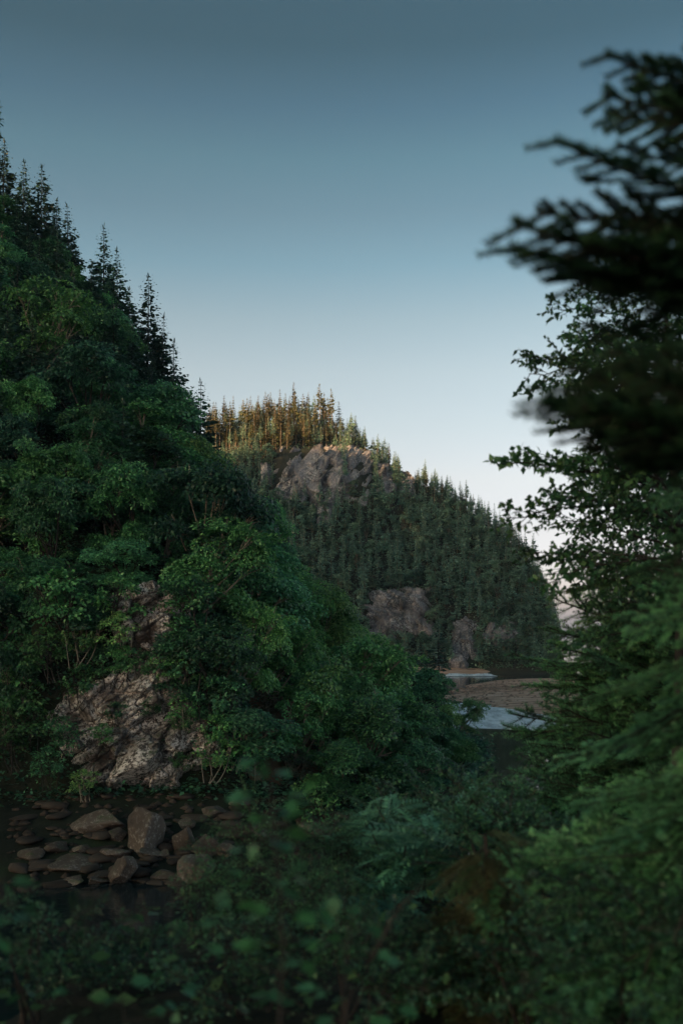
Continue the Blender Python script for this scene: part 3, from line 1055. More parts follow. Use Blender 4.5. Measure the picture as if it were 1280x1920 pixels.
# skyline spruces of the near hillside, tip given in the photo
sky_spruce = [
    (-26, 118, 15.5, 'tall spruce at the highest end of the near skyline, only branch tips showing'),
    (6, 262, 7.5, 'small spruce in the notch at the top of the near skyline'),
    (44, 300, 7.0, 'short ragged spruce just before the first pointed skyline spruce'),
    (82, 308, 11.5, 'highest sharply pointed spruce on the near skyline'),
    (107, 372, 8.0, 'stubby dark spruce between the two highest pointed skyline spruces'),
    (134, 384, 9.5, 'bushy spruce on the near skyline below the highest pointed one'),
    (197, 424, 11.5, 'slim pointed spruce, taller one of the close skyline pair'),
    (218, 468, 10.0, 'shorter spruce leaning against its taller pair mate on the skyline'),
    (240, 540, 8.5, 'low spruce in the skyline dip before the ragged tall spruce'),
    (277, 514, 14.5, 'tall ragged spruce with gappy tiers standing out on the skyline'),
    (300, 590, 10.0, 'dense spruce right behind the ragged tall skyline spruce'),
    (325, 634, 12.0, 'thin pointed spruce partway down the near skyline'),
    (345, 705, 9.0, 'dark spruce under the thin pointed skyline spruce'),
    (378, 712, 9.5, 'flat topped spruce at the lower end of the near skyline'),
    (398, 775, 10.0, 'dark spruce against the sunlit far forest, last of the skyline row'),
    (360, 780, 9.5, 'drooping dark spruce below the flat topped skyline spruce'),
    (415, 850, 8.5, 'lowest dark spruce at the edge facing the far cliff'),
    (170, 490, 9.0, 'spruce filling the skyline uphill of the slim pair'),
    (262, 610, 9.0, 'shaded spruce in front of the ragged tall spruce'),
    (318, 730, 9.0, 'shaded spruce on the slope below the thin pointed spruce'),
]
for k, (px, py, h, lab) in enumerate(sky_spruce):
    Yc, zc = near_crest(px)
    Y = float(Yc) - (0 if k < 15 else 10)
    tip = W(px, py, Y)
    hh = h * 1.0
    # trunk foot goes down to the hill: the tree is as tall as the gap asks for, within reason
    zg = float(near_point(px, 1.0 if k < 15 else 0.88).reshape(3)[2])
    hh = max(6.5, min(17.0, tip[2] - zg + 0.3)) if tip[2] - zg > 4 else h
    place_tree('spruce_tree', lab, 'spruce', SP_MID[k % 5], (tip[0], tip[1], tip[2] - hh), 1.7 * k, (hh / 12 * 0.92, hh / 12 * 0.92, hh / 12), 'spruces on the near hillside', (0.02 * math.sin(k), 0.02 * math.cos(k)))

# broadleaved trees over the near hillside, spread by distance along the ground
ORD = ['first', 'second', 'third', 'fourth', 'fifth', 'sixth', 'seventh', 'eighth', 'ninth', 'tenth', 'eleventh', 'twelfth', 'thirteenth', 'fourteenth', 'fifteenth', 'sixteenth', 'seventeenth', 'eighteenth', 'nineteenth', 'twentieth']
_tens = ('twenty', 'thirty', 'forty', 'fifty', 'sixty', 'seventy', 'eighty', 'ninety')
for _a, _b in zip(_tens, _tens[1:] + ('hundred',)):
    ORD += [f'{_a}-{o}' for o in ORD[:9]] + [_b.replace('ty', 'tieth') if _b != 'hundred' else 'hundredth']
cand = []
r2 = np.random.default_rng(77)
pts = []
for _ in range(9000):
    px = r2.uniform(-60, 868)
    t = r2.uniform(-0.03 if px > 600 else 0.0, 0.985)
    q = near_point(px, t).reshape(3)
    py = HZ - (q[2] - EYE) / q[1] * F
    # the cliff and the bare red slope stay open
    if polydist(px, py, CLIFF) > -6 or (30 < px < 440 and t < 0.02):
        continue
    if 475 < px < 575 and 1330 < py < 1450:
        continue
    if 225 < px < 425 and t > 0.84:
        continue
    d = 4.0 if px < 420 else 3.6
    if all((q[0] - o[0]) ** 2 + (q[1] - o[1]) ** 2 + (q[2] - o[2]) ** 2 > d * d for o, *_ in pts):
        pts.append((q, px, py, t))
zones = {}
for q, px, py, t in pts:
    u = r2.random()
    if py < 700 + 0.3 * px and px < 430:
        z = 'slope under the skyline spruces'
        leafm, con = ('leaf_dark' if u < 0.45 else 'leaf_mid' if u < 0.92 else 'leaf_light'), r2.random() < 0.5
    elif px < 430 and py < 1060:
        z = 'middle slope above the cliff'
        leafm, con = ('leaf_dark' if u < 0.28 else 'leaf_mid' if u < 0.82 else 'leaf_light'), r2.random() < 0.22
    elif px < 150:
        z = 'landward cliff side'
        leafm, con = ('leaf_mid' if u < 0.6 else 'leaf_dark'), False
    elif px < 430:
        z = 'ledge right above the cliff'
        leafm, con = ('leaf_dark' if u < 0.5 else 'leaf_mid'), False
    elif py < 1130:
        z = 'shoulder facing the far cliff'
        leafm, con = ('leaf_light' if u < 0.7 else 'leaf_mid'), False  # more light leaves here, painting in the highlights of the shoulder
    elif px < 660:
        z = 'slope beside the bare patch'
        leafm, con = ('leaf_light' if u < 0.3 else 'leaf_mid' if u < 0.8 else 'leaf_dark'), False
    else:
        z = 'low point at the bend'
        leafm, con = ('leaf_light' if u < 0.65 and py < 1400 else 'leaf_mid' if u < 0.9 else 'leaf_dark'), False
    if 225 < px < 440 and t > 0.66:
        con, z = True, 'slope under the skyline spruces'
    if px > 440 and t > 0.55 and not con and r2.random() < 0.75:
        leafm = 'leaf_light'  # paler leaf colour stands in for skylight on this edge
    zones.setdefault((z, 'spruce' if con else leafm, con), []).append((q, px, py, t))
TINT = {'leaf_dark': 'dark green', 'leaf_mid': 'mid green', 'leaf_light': 'light green'}
for (z, leafm, con), lst in zones.items():
    lst.sort(key=lambda a: -a[1])
    for i, (q, px, py, t) in enumerate(lst):
        s = float(r2.uniform(0.75, 1.2)) * (0.85 if px > 640 else 1.0) * (0.75 if px > 800 else 1.0)
        if t < 0.12:
            s *= 0.72
        o_ = ORD[i] if i < len(ORD) else 'farther'
        if con:
            lab = f'{o_} shaded spruce from the river on the {z}'
            place_tree('spruce_tree', lab, 'spruce', SP_MID[i % 5], q, 1.3 * i, s * 0.8, 'spruces on the near hillside')
        else:
            lab = f'{o_} {TINT[leafm]} leafy tree from the river on the {z}'
            place_tree('leafy_tree', lab, 'tree', BR[leafm][int(r2.integers(0, 6))], q, float(r2.normal(0, 0.7)), tuple(s * v for v in (r2.uniform(0.75, 1.35), r2.uniform(0.8, 1.2), r2.uniform(0.75, 1.3))), 'leafy trees on the near hillside', (float(r2.normal(0.08, 0.06)), float(r2.normal(0.05, 0.06))))

# the pale limbed tree in the middle of the high slope, standing out brighter
a, b = broad_parts(9.0, 3.6, 260, 130, 42, 0.33, (2.2, -1.6), 2, 0.8, 0.15)
q, _ = near_at(95, 735)
place_tree('leafy_tree', 'bright green leaning tree with bare pale limbs high on the near slope', 'tree', (a.mesh('trunk', M['bark_pale'], True), b.mesh('crown', M['leaf_light'])), q + np.array((0, -4.5, 0)), 0.0, 1.0, 'leafy trees on the near hillside')
# the thin brownish bush on the bare slope
a, b = broad_parts(3.2, 1.4, 261, 46, 26, 0.20, (0.1, -0.3), 5, 0.9, 0.05)
bw = (a.mesh('stems', M['bark_pale'], True), b.mesh('leaves', M['leaf_brown']))
q, _ = near_at(500, 1375)
t_ = thing('bush', 'thin faded brownish bush alone on the bare red slope', 'bush', q + np.array((0, -2.0, 0)), 0)
link('stems', bw[0], t_)
link('leaves', bw[1], t_)
a, b = broad_parts(2.6, 1.3, 262, 40, 26, 0.20, (0.2, -0.4), 5, 0.9, 0.04)
gb = (a.mesh('stems', M['bark_pale'], True), b.mesh('leaves', M['leaf_grey']))
gb2 = (gb[0], b.mesh('leaves', M['leaf_light']))
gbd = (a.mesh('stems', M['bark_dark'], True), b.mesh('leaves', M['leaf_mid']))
for px, py, ms, s, lab in [
        (440, 1400, gb2, 1.2, 'light green bush at the river end of the cliff'), (400, 1425, gb2, 0.9, 'small bush on the cliff edge beside the pale rock'),
        (480, 1440, gb2, 1.0, 'light bush below the faded brown bush'), (235, 1190, gb2, 0.9, 'bright green bush hanging in front of the upper cliff blocks'),
        (560, 1440, gb, 0.8, 'greyish bush at the foot of the bare red slope'), (770, 1455, gb, 0.9, 'silvery green bush under the dark trees by the water'),
        (820, 1450, gb, 0.8, 'greyish bush at the water under the point'), (855, 1468, gb, 0.9, 'silvery bush nearest the tip of the point'), (700, 1500, gbd, 1.2, 'dark bush hanging to the water from the point'), (610, 1520, gbd, 1.2, 'dark bush at the shore under the slope'), (20, 1110, gb2, 1.0, 'pale leaved bush at the shaded edge of the cliff'),
        (350, 1330, gb2, 0.7, 'little green bush growing from the cliff ledge'), (160, 1465, gb2, 0.6, 'small bush at the bottom corner of the cliff'),
        (330, 1260, gb2, 0.8, 'dark little bush on the slanting cliff overhang'),
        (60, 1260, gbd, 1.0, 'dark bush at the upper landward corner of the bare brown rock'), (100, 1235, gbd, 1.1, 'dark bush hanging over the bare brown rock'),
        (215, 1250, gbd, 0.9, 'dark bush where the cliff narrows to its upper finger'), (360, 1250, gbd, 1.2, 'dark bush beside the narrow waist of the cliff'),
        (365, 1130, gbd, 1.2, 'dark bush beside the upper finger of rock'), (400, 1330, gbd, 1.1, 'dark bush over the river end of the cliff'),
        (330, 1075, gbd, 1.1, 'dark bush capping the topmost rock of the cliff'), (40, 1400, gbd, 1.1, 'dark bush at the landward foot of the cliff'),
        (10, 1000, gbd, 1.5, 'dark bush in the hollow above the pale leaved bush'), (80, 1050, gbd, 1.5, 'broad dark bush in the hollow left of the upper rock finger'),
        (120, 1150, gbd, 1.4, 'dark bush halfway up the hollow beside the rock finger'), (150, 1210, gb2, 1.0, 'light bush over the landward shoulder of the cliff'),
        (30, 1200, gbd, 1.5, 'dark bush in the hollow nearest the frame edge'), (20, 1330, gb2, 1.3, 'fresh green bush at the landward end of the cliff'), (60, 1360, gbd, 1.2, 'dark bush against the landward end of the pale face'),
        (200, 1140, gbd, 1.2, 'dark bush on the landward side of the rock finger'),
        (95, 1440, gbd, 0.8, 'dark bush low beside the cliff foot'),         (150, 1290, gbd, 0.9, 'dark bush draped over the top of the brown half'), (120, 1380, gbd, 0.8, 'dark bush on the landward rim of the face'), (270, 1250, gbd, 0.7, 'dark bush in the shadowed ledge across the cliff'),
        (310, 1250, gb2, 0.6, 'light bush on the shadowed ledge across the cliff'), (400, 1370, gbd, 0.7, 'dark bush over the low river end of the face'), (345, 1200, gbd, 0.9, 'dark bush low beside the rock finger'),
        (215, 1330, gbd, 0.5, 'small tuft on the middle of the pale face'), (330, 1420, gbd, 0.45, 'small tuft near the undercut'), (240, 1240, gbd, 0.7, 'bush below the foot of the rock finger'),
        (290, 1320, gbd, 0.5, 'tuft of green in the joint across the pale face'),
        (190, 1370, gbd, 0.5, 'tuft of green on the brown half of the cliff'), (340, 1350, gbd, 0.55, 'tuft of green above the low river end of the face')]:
    q, _ = near_at(px, py)
    if 80 < px < 440 and 1080 < py < 1475:
        q = W(px, py, 57.9 + 4.3 * (1490 - py) / 415 - 0.9) + np.array((0, 1.4, -0.3))
    t_ = thing('bush', lab, 'bush', q + np.array((0, -1.4, -0.5)), px * 0.1, 'bushes round the cliff', s)
    link('stems', ms[0], t_)
    link('leaves', ms[1], t_)

# low undergrowth over the whole slope
def cover(name, fn, n, px0, px1, t0, t1, leaf, mat, skip=None, lift=0.25):
    px = rng.uniform(px0, px1, n)
    t = rng.uniform(t0, t1, n)
    Q = fn(px, t)
    py = HZ - (Q[:, 2] - EYE) / Q[:, 1] * F
    if skip is not None:
        k = ~skip(px, py, t)
        Q = Q[k]
    c = Q[:, None, :] + rng.normal(0, 1, (len(Q), 5, 3)) * np.array((0.5, 0.5, 0.28)) + np.array((0, -0.1, lift))
    c = c.reshape(-1, 3)
    n = len(c)
    D = rng.normal(0, 1, (n, 3)) * np.array((1, 1, 0.4)) + np.array((0.1, -0.5, 0.0))
    N = np.array((0, -0.25, 1.0)) + rng.normal(0, 0.4, (n, 3))
    L = leaf * rng.uniform(0.6, 1.3, n)
    mb = MB()
    mb.leaves(c, D, N, L, L * 0.65, 0.14)
    return kind(link(name, mb.mesh(name, M[mat])), 'stuff')


cover('undergrowth', near_point, 16000, -60, 905, -0.02, 1.0, 0.34, 'leaf_dark',
      lambda px, py, t: (polydist(px, py, CLIFF) > -4) | ((px > 470) & (px < 590) & (py > 1290) & (py < 1470)))['label'] = 'low leafy undergrowth covering the near hillside'
cover('moss_growth', near_point, 500, 40, 440, 0.0, 0.06, 0.16, 'leaf_mid')['label'] = 'small green plants clinging to the cliff'
# the bare red slope: a sheet of dry soil on the hillside
mb = MB()
PXs, PYs = np.meshgrid(np.linspace(462, 606, 40), np.linspace(0.0, 1.0, 40), indexing='ij')
tq = np.array([[near_at(x, y)[1] for y in (1285, 1480)] for x in np.linspace(462, 606, 40)])
Tt = tq[:, 1][:, None] + (tq[:, 0] - tq[:, 1])[:, None] * PYs
Pq = near_point(PXs, Tt) + np.array((0, -0.22, 0.1))
ed = np.minimum(np.minimum(PYs, 1 - PYs), np.minimum(np.linspace(0, 1, 40), 1 - np.linspace(0, 1, 40))[:, None])
Pq[..., 1] += 1.2 * np.clip(0.12 - ed, 0, 1) * 6 + 0.4 * fbm(Pq.reshape(-1, 3) * 0.5, 4).reshape(40, 40)
mb.grid(Pq)
kind(link('bare_slope', mb.mesh('bare_slope', M['soil_red'], True)), 'structure')

# ------------------------------------------------------------------ far forest
SPF_P = [spruce_parts((12, 13, 10.5, 12, 9, 13)[k], (2.2, 3.1, 2.7, 1.7, 2.9, 2.4)[k], 0.08 + 0.07 * (k % 3), (20, 18, 15, 22, 13, 20)[k], 6, 4, 300 + k, 0.66) for k in range(6)]
SPT_P = [spruce_parts((14, 12.5, 15, 13, 11, 14)[k], (2.0, 2.6, 2.2, 1.6, 2.7, 2.3)[k], (0.40, 0.12, 0.48, 0.30, 0.08, 0.42)[k], 16, 6, 4, 320 + k, 0.62, 0.20) for k in range(6)]
BRF_P = [broad_parts(8.0, 3.0, 340 + k, 70, 16, 0.66, (0.2, -0.4), 2, 0.85, 0.12) for k in range(5)]
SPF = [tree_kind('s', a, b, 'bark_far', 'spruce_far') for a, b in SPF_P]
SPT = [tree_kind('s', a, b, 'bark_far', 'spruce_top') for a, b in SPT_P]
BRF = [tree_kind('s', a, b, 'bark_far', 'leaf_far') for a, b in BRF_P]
rock_open = [(516, 632, 842, 930), (650, 695, 848, 920), (712, 735, 880, 915), (752, 774, 888, 920), (492, 506, 880, 900), (688, 806, 1112, 1205), (850, 892, 1170, 1255)]
ptf = []
r3 = np.random.default_rng(78)
cell = {}
for _ in range(30000):
    px = r3.uniform(388, 1045)
    t = r3.uniform(0.02, 1.04)
    q = far_point(px, t).reshape(3)
    py = HZ - (q[2] - EYE) / q[1] * F
    if any(a - 3 < px < b + 3 and c < py < d + 16 for a, b, c, d in rock_open):
        continue
    # what the near hillside hides is left out
    sil = P_(px, (380, 740), (420, 900), (500, 985), (560, 1070), (620, 1165), (700, 1225), (800, 1290), (870, 1340), (910, 1500))
    if py - 60 > sil:
        continue
    d = 2.0 if py < 850 or t > 0.93 else 3.4
    key = (int(q[0] // 5), int(q[1] // 5))
    if all((q - o) @ (q - o) > d * d for i in (-1, 0, 1) for j in (-1, 0, 1) for o in cell.get((key[0] + i, key[1] + j), ())):
        cell.setdefault(key, []).append(q)
        ptf.append((q, px, py, t))
indiv, rest = [], []
for e in ptf:
    q, px, py, t = e
    top = px < 640 and py < 850
    if top:
        k = 'top' if r3.random() < 0.85 else 'spruce'
    elif t > 0.92:
        k = 'spruce' if r3.random() < 0.7 else 'top'
    else:
        k = 'broad' if r3.random() < (0.52 if py > 960 else 0.25) else 'spruce'
    (indiv if True else rest).append((k, *e))
# the trees that show largest stay individuals: the skyline and the sunlit top, then an even share of the slope
r3.shuffle(indiv)
indiv = [tuple(e) for e in indiv]
indiv.sort(key=lambda e: 0 if (e[4] > 0.90 or (e[2] < 640 and e[3] < 850)) else 1)
lim = {'spruce': 240, 'broad': 175}
cnt = {'spruce': 0, 'broad': 0}
keep, rest = [], []
for e in indiv:
    kk = 'broad' if e[0] == 'broad' else 'spruce'
    if cnt[kk] < lim[kk]:
        cnt[kk] += 1
        keep.append(e)
    else:
        rest.append(e)


def far_zone(px, py, t):
    if px < 640 and py < 850:
        return ('in the front row of the sunlit hilltop' if t < 0.90 else 'in the back row of the sunlit hilltop', 'spruces on the sunlit hilltop')
    if t > 0.9:
        return ('along the descending far skyline', 'trees on the far skyline') if px > 745 else ('past the sunlit hilltop', 'trees on the far skyline')
    for y, nm in ((900, 'level with the big cliff'), (950, 'level with the foot of the big cliff'), (1000, 'just below the big cliff'), (1050, 'midway down the far hill'),
                  (1100, 'just above the purplish rock'), (1150, 'level with the purplish rock'), (1200, 'level with the pale crag'), (1e4, 'beside the far river beach')):
        if py < y:
            return nm, 'trees on the shaded far slope'


KIND_LAB = {'top': 'bare-trunked spruce', 'spruce': 'dull green spruce', 'broad': 'round greyish tree'}
keep.sort(key=lambda e: e[2])
seen = {}
for i, (k, q, px, py, t) in enumerate(keep):
    s = float(r3.uniform(0.50, 1.18)) if k == 'top' else float(r3.uniform(0.66, 1.2))
    z, grp = far_zone(px, py, t)
    n_ = seen[(k, z)] = seen.get((k, z), -1) + 1
    lab = f'{ORD[n_]} {KIND_LAB[k]} from the near hillside, {z}'
    rz = float(r3.uniform(0, 6.28))
    tl = (float(r3.normal(0, 0.02)), float(r3.normal(0, 0.02)))
    wx, wy = r3.uniform(0.8, 1.3, 2)
    v_ = int(r3.integers(0, 6))
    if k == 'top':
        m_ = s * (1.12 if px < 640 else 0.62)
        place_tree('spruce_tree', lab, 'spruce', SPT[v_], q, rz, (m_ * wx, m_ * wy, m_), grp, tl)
    elif k == 'spruce':
        m_ = s * (0.85 if t < 0.9 else 0.85 if px < 700 else 0.62)
        place_tree('spruce_tree', lab, 'spruce', SPF[v_], q, rz, (m_ * wx, m_ * wy, m_), grp, tl)
    else:
        place_tree('leafy_tree', lab, 'tree', BRF[v_ % 5], q, rz, s * 0.85, grp, tl)
jc, jt, jb = MB(), MB(), MB()
for i, (k, q, px, py, t) in enumerate(rest):
    s = float(r3.uniform(0.7, 1.1)) * 0.85
    src = BRF_P[i % 5] if k == 'broad' else SPF_P[i % 6] if k == 'spruce' else SPT_P[i % 6]
    th = r3.uniform(0, 6.28)
    Rm = np.array([[math.cos(th), math.sin(th), 0], [-math.sin(th), math.cos(th), 0], [0, 0, 1]]) * s
    for part, dst in ((src[0], jt), (src[1], jb if k == 'broad' else jc)):
        base = 0
        v = np.concatenate(part.v)
        f = np.concatenate(part.f)
        dst.add(v @ Rm + q, f)
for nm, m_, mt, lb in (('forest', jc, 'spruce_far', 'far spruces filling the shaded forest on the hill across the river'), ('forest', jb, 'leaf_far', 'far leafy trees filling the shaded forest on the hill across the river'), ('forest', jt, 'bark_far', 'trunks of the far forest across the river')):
    if m_.n:
        kind(link(nm, m_.mesh(nm, M[mt])), 'stuff', lb)
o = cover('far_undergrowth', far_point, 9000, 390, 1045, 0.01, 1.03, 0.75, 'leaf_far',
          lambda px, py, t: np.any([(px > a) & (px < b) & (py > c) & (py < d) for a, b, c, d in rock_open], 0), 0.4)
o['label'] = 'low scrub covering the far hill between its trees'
# a lone dark pine at the point, in front of the far rock face
a, b = spruce_parts(11, 2.6, 0.2, 20, 5, 6, 390, 0.34, None, 0.6)
p = W(822, 1170, 140)
place_tree('pine_tree', 'dark pine standing behind the point, before the far rock faces', 'pine', tree_kind('p', a, b, 'bark_dark', 'spruce'), (p[0], p[1], p[2] - 9.5), 0.4, 0.9, None)
p = W(790, 1205, 138)
place_tree('pine_tree', 'lower dark pine beside the taller one behind the point', 'pine', tree_kind('p', *spruce_parts(9, 2.6, 0.15, 16, 5, 6, 391, 0.34, None, 0.6), 'bark_dark', 'spruce'), (p[0], p[1], p[2] - 7.4), 1.4, 0.85, None)
# land under the two pines
mb = MB()
th = np.linspace(0, 6.2832, 40)
rr = np.linspace(0.02, 1, 12)
pc = W(788, 1300, 139)
Pm = np.stack([pc[0] + 5.5 * rr[:, None] * np.cos(th)[None], pc[1] + 10 * rr[:, None] * np.sin(th)[None], -0.4 + 4.6 * (1 - rr[:, None] ** 2) + 0 * th[None]], -1)
mb.grid(Pm)
kind(link('river_point', mb.mesh('river_point', M['soil'], True)), 'structure')

# ------------------------------------------------------------------ close vegetation
def bough_mesh(L, seed, droop, spread, mat, nd=0.004, nl=0.015, nw=0.0022, gap=0.022, second=True, curl=0.1, fresh=None):
    """conifer bough along +X: axis, side twigs, needles"""
    r = np.random.default_rng(seed)
    wood, need, tipm = MB(), MB(), MB()
    axes = []
    s = np.linspace(0, 1, 14)
    zig = np.cumsum(r.normal(0, 0.006, 14)) * L
    ax = np.stack([L * s, zig, -droop * L * s ** 1.6 + curl * L * s ** 4], 1)
    axes.append((ax, 0.010 * L ** 0.5))
    ns = int(L / gap)
    for i in range(ns):
        q = 0.06 + 0.93 * (i + r.random()) / ns
        p = np.array([np.interp(q, s, ax[:, k]) for k in range(3)])
        l = (spread * L * (1 - q) ** 0.75 * (0.55 + 0.45 * min(1, q * 4)) + 0.045) * r.uniform(0.6, 1.15)
        sg = 1 if i % 2 else -1
        an = r.uniform(0.6, 0.95)
        d = np.array((math.cos(an), sg * math.sin(an), r.normal(-0.10, 0.12) - droop * 0.5 * q))
        w = np.linspace(0, 1, 6)[:, None]
        tw = p + d * l * w + np.array((0.12, 0, -0.22 * droop - 0.03)) * l * w ** 2
        axes.append((tw, 0.0028))
        if second and l > 0.10:
            for j in range(int(l / (gap * 1.3))):
                q2 = 0.2 + 0.75 * r.random()
                p2 = p + d * l * q2
                l2 = l * 0.38 * (1 - q2 * 0.5) * r.uniform(0.6, 1.2)
                an2 = math.atan2(d[1], d[0]) + r.choice((-1, 1)) * r.uniform(0.6, 0.9)
                d2 = np.array((math.cos(an2), math.sin(an2), r.normal(-0.08, 0.15)))
                axes.append((p2 + d2 * l2 * np.linspace(0, 1, 4)[:, None], 0.0016))
    for a_, r_ in axes:
        wood.tube(a_, np.linspace(r_, r_ * 0.35, len(a_)), 4)
        seg = np.linalg.norm(np.diff(a_, axis=0), axis=1)
        tot = seg.sum()
        n = max(3, int(tot / nd))
        u = np.linspace(0.02, 1, n)
        cum = np.concatenate([[0], np.cumsum(seg)]) / tot
        P = np.stack([np.interp(u, cum, a_[:, k]) for k in range(3)], 1)
        T = unit(np.stack([np.interp(u, cum, np.gradient(a_[:, k])) for k in range(3)], 1))
        S = unit(np.cross(T, np.array((0, 0, 1.0))))
        U = np.cross(S, T)
        for sg, up in ((1, 0.15), (-1, 0.15), (0.5, 0.8), (-0.5, 0.8)):
            D = T * r.uniform(0.5, 0.9, (n, 1)) + S * sg * r.uniform(0.7, 1.1, (n, 1)) + U * (up + r.normal(0, 0.2, (n, 1)))
            D = unit(D)
            Ll = nl * r.uniform(0.75, 1.2, (n, 1))
            B = unit(np.cross(D, U + r.normal(0, 0.3, (n, 3))))
            v = np.stack([P - B * nw / 2, P + B * nw / 2, P + D * Ll], 1).reshape(-1, 3)
            if fresh:
                k_ = u > 0.62
                need.add(v.reshape(n, 9)[~k_].reshape(-1, 3), np.arange(3 * int((~k_).sum())).reshape(-1, 3))
                tipm.add(v.reshape(n, 9)[k_].reshape(-1, 3), np.arange(3 * int(k_.sum())).reshape(-1, 3))
            else:
                need.add(v, np.arange(3 * n).reshape(-1, 3))
    return wood.mesh('stem', M['bark_dark']), need.mesh('needles', M[mat]), (tipm.mesh('new_growth', M[fresh]) if fresh else None)


def bough_part(parent, ms, loc, yaw, pitch, roll, sc_):
    b = link('branch', ms[0], parent, loc, None, sc_)
    b.rotation_euler = (Matrix.Rotation(yaw, 3, 'Z') @ Matrix.Rotation(-pitch, 3, 'Y') @ Matrix.Rotation(roll, 3, 'X')).to_euler()
    link('needles', ms[1], b)
    if ms[2]:
        link('new_growth', ms[2], b)
    return b


def root_at(px, py, Y):
    return W(px, py, Y)


# 1. dark fir close to the camera: its boughs reach in from outside the frame
B_DARK = [bough_mesh(0.62, 500 + k, 0.10, 0.19, 'fir_dark', 0.0032, 0.017, 0.0038, 0.021) for k in range(4)]
base = np.array((1.45, 2.4, float(bank_z(1.45, 2.4))))
fir1 = thing('fir_tree', 'close dark fir whose blurred boughs hang over the upper sky', 'fir', base)
mb = MB()
mb.tube(np.array([[0, 0, -0.4], [0.0, 0, 2.0], [0.02, 0.0, 3.4], [0.0, 0.02, 4.6]]), [0.10, 0.08, 0.05, 0.015], 10)
link('trunk', mb.mesh('trunk', M['bark_dark'], True), fir1)
trunk_x = 1.45
for k, (px, py, Yt, yoff, L, roll) in enumerate([
        # tip pixel, tip distance, root drop, length, roll
        (1095, 140, 2.3, -60, 0.72, 0.0), (1165, 150, 2.5, -50, 0.62, 0.2), (1150, 172, 2.4, -70, 0.60, -0.2),
        (1085, 225, 2.35, -40, 0.76, 0.4), (985, 306, 2.25, -110, 0.86, -0.1), (1092, 258, 2.5, -30, 0.72, 0.3), (1120, 300, 2.45, -60, 0.66, 0.2),
                (905, 482, 2.2, -10, 0.95, 0.15), (900, 520, 2.3, -40, 0.98, -0.15), (960, 448, 2.45, -10, 0.85, 0.4), (1010, 480, 2.2, -20, 0.85, 0.1), (955, 525, 2.35, -50, 0.92, -0.4), (1060, 520, 2.3, -40, 0.8, 0.3), (1090, 450, 2.4, -20, 0.72, -0.3),
        (1000, 550, 2.5, -50, 0.85, 0.3), (1080, 470, 2.6, -40, 0.75, 0.6), (1130, 430, 2.3, -10, 0.62, 0.3), (1150, 520, 2.5, -20, 0.62, 0.0),
        (1060, 640, 2.6, -60, 0.70, 0.2), (945, 806, 2.2, -130, 0.95, 0.1), (975, 780, 2.35, -120, 0.92, -0.35), (1040, 760, 2.3, -110, 0.82, -0.1),
        (1020, 720, 2.5, -90, 0.80, 0.4), (1000, 798, 2.3, -130, 0.9, 0.2), (1070, 790, 2.2, -110, 0.82, -0.3), (1110, 750, 2.45, -90, 0.72, 0.2), (1150, 790, 2.3, -100, 0.66, -0.2), (955, 795, 2.15, -110, 0.95, -0.1), (985, 815, 2.2, -130, 0.92, 0.15), (1030, 805, 2.1, -120, 0.85, 0.3), (1050, 775, 2.05, -100, 0.82, 0.0), (1100, 815, 2.1, -120, 0.75, -0.3), (1120, 720, 2.05, -80, 0.7, 0.3), (1090, 700, 2.2, -70, 0.75, 0.5), (1170, 740, 2.6, -80, 0.62, 0.0),
        (1200, 260, 2.7, -40, 0.56, 0.5), (1215, 440, 2.7, -30, 0.56, 0.1), (1200, 690, 2.3, -60, 0.56, 0.3)]):
    tip = W(px, py, Yt)
    yaw = math.atan2(2.4 - Yt, trunk_x - tip[0]) + math.pi
    d = np.array((math.cos(yaw), math.sin(yaw)))
    rootz = tip[2] + (yoff / F * Yt) * -1.0 * -1.0
    dxy = np.array((tip[0] - trunk_x, tip[1] - 2.4))
    Lxy = np.linalg.norm(dxy)
    dz = tip[2] - rootz
    Lb = math.hypot(Lxy, dz)
    rt = np.array((trunk_x, 2.4, rootz))
    if Lxy > L:                                          # the bough forks from a bare limb
        rt = rt + np.array((dxy[0], dxy[1], dz)) * (1 - L / Lxy)
        lm = MB()
        w = np.linspace(0, 1, 5)[:, None]
        lm.tube(np.array((trunk_x, 2.4, rootz)) * (1 - w) + rt * w - base, np.linspace(0.012, 0.006, 5), 5)
        link('limb', lm.mesh('limb', M['bark_dark']), fir1)
    bough_part(fir1, B_DARK[k % 4], rt - base, math.atan2(dxy[1], dxy[0]), math.atan2(dz, Lxy) + 0.09, roll, min(L, Lxy) / 0.665)

# 2. the green fir lower down, its drooping sprays out of focus
B_GREEN = [bough_mesh(0.9, 520 + k, 0.28, 0.36, 'fir_mid', 0.007, 0.022, 0.0055, 0.032, fresh='fir_green') for k in range(4)]
B_BROWN = [bough_mesh(0.9, 540 + k, 0.30, 0.46, 'fir_brown', 0.008, 0.020, 0.0042, 0.034) for k in range(3)]


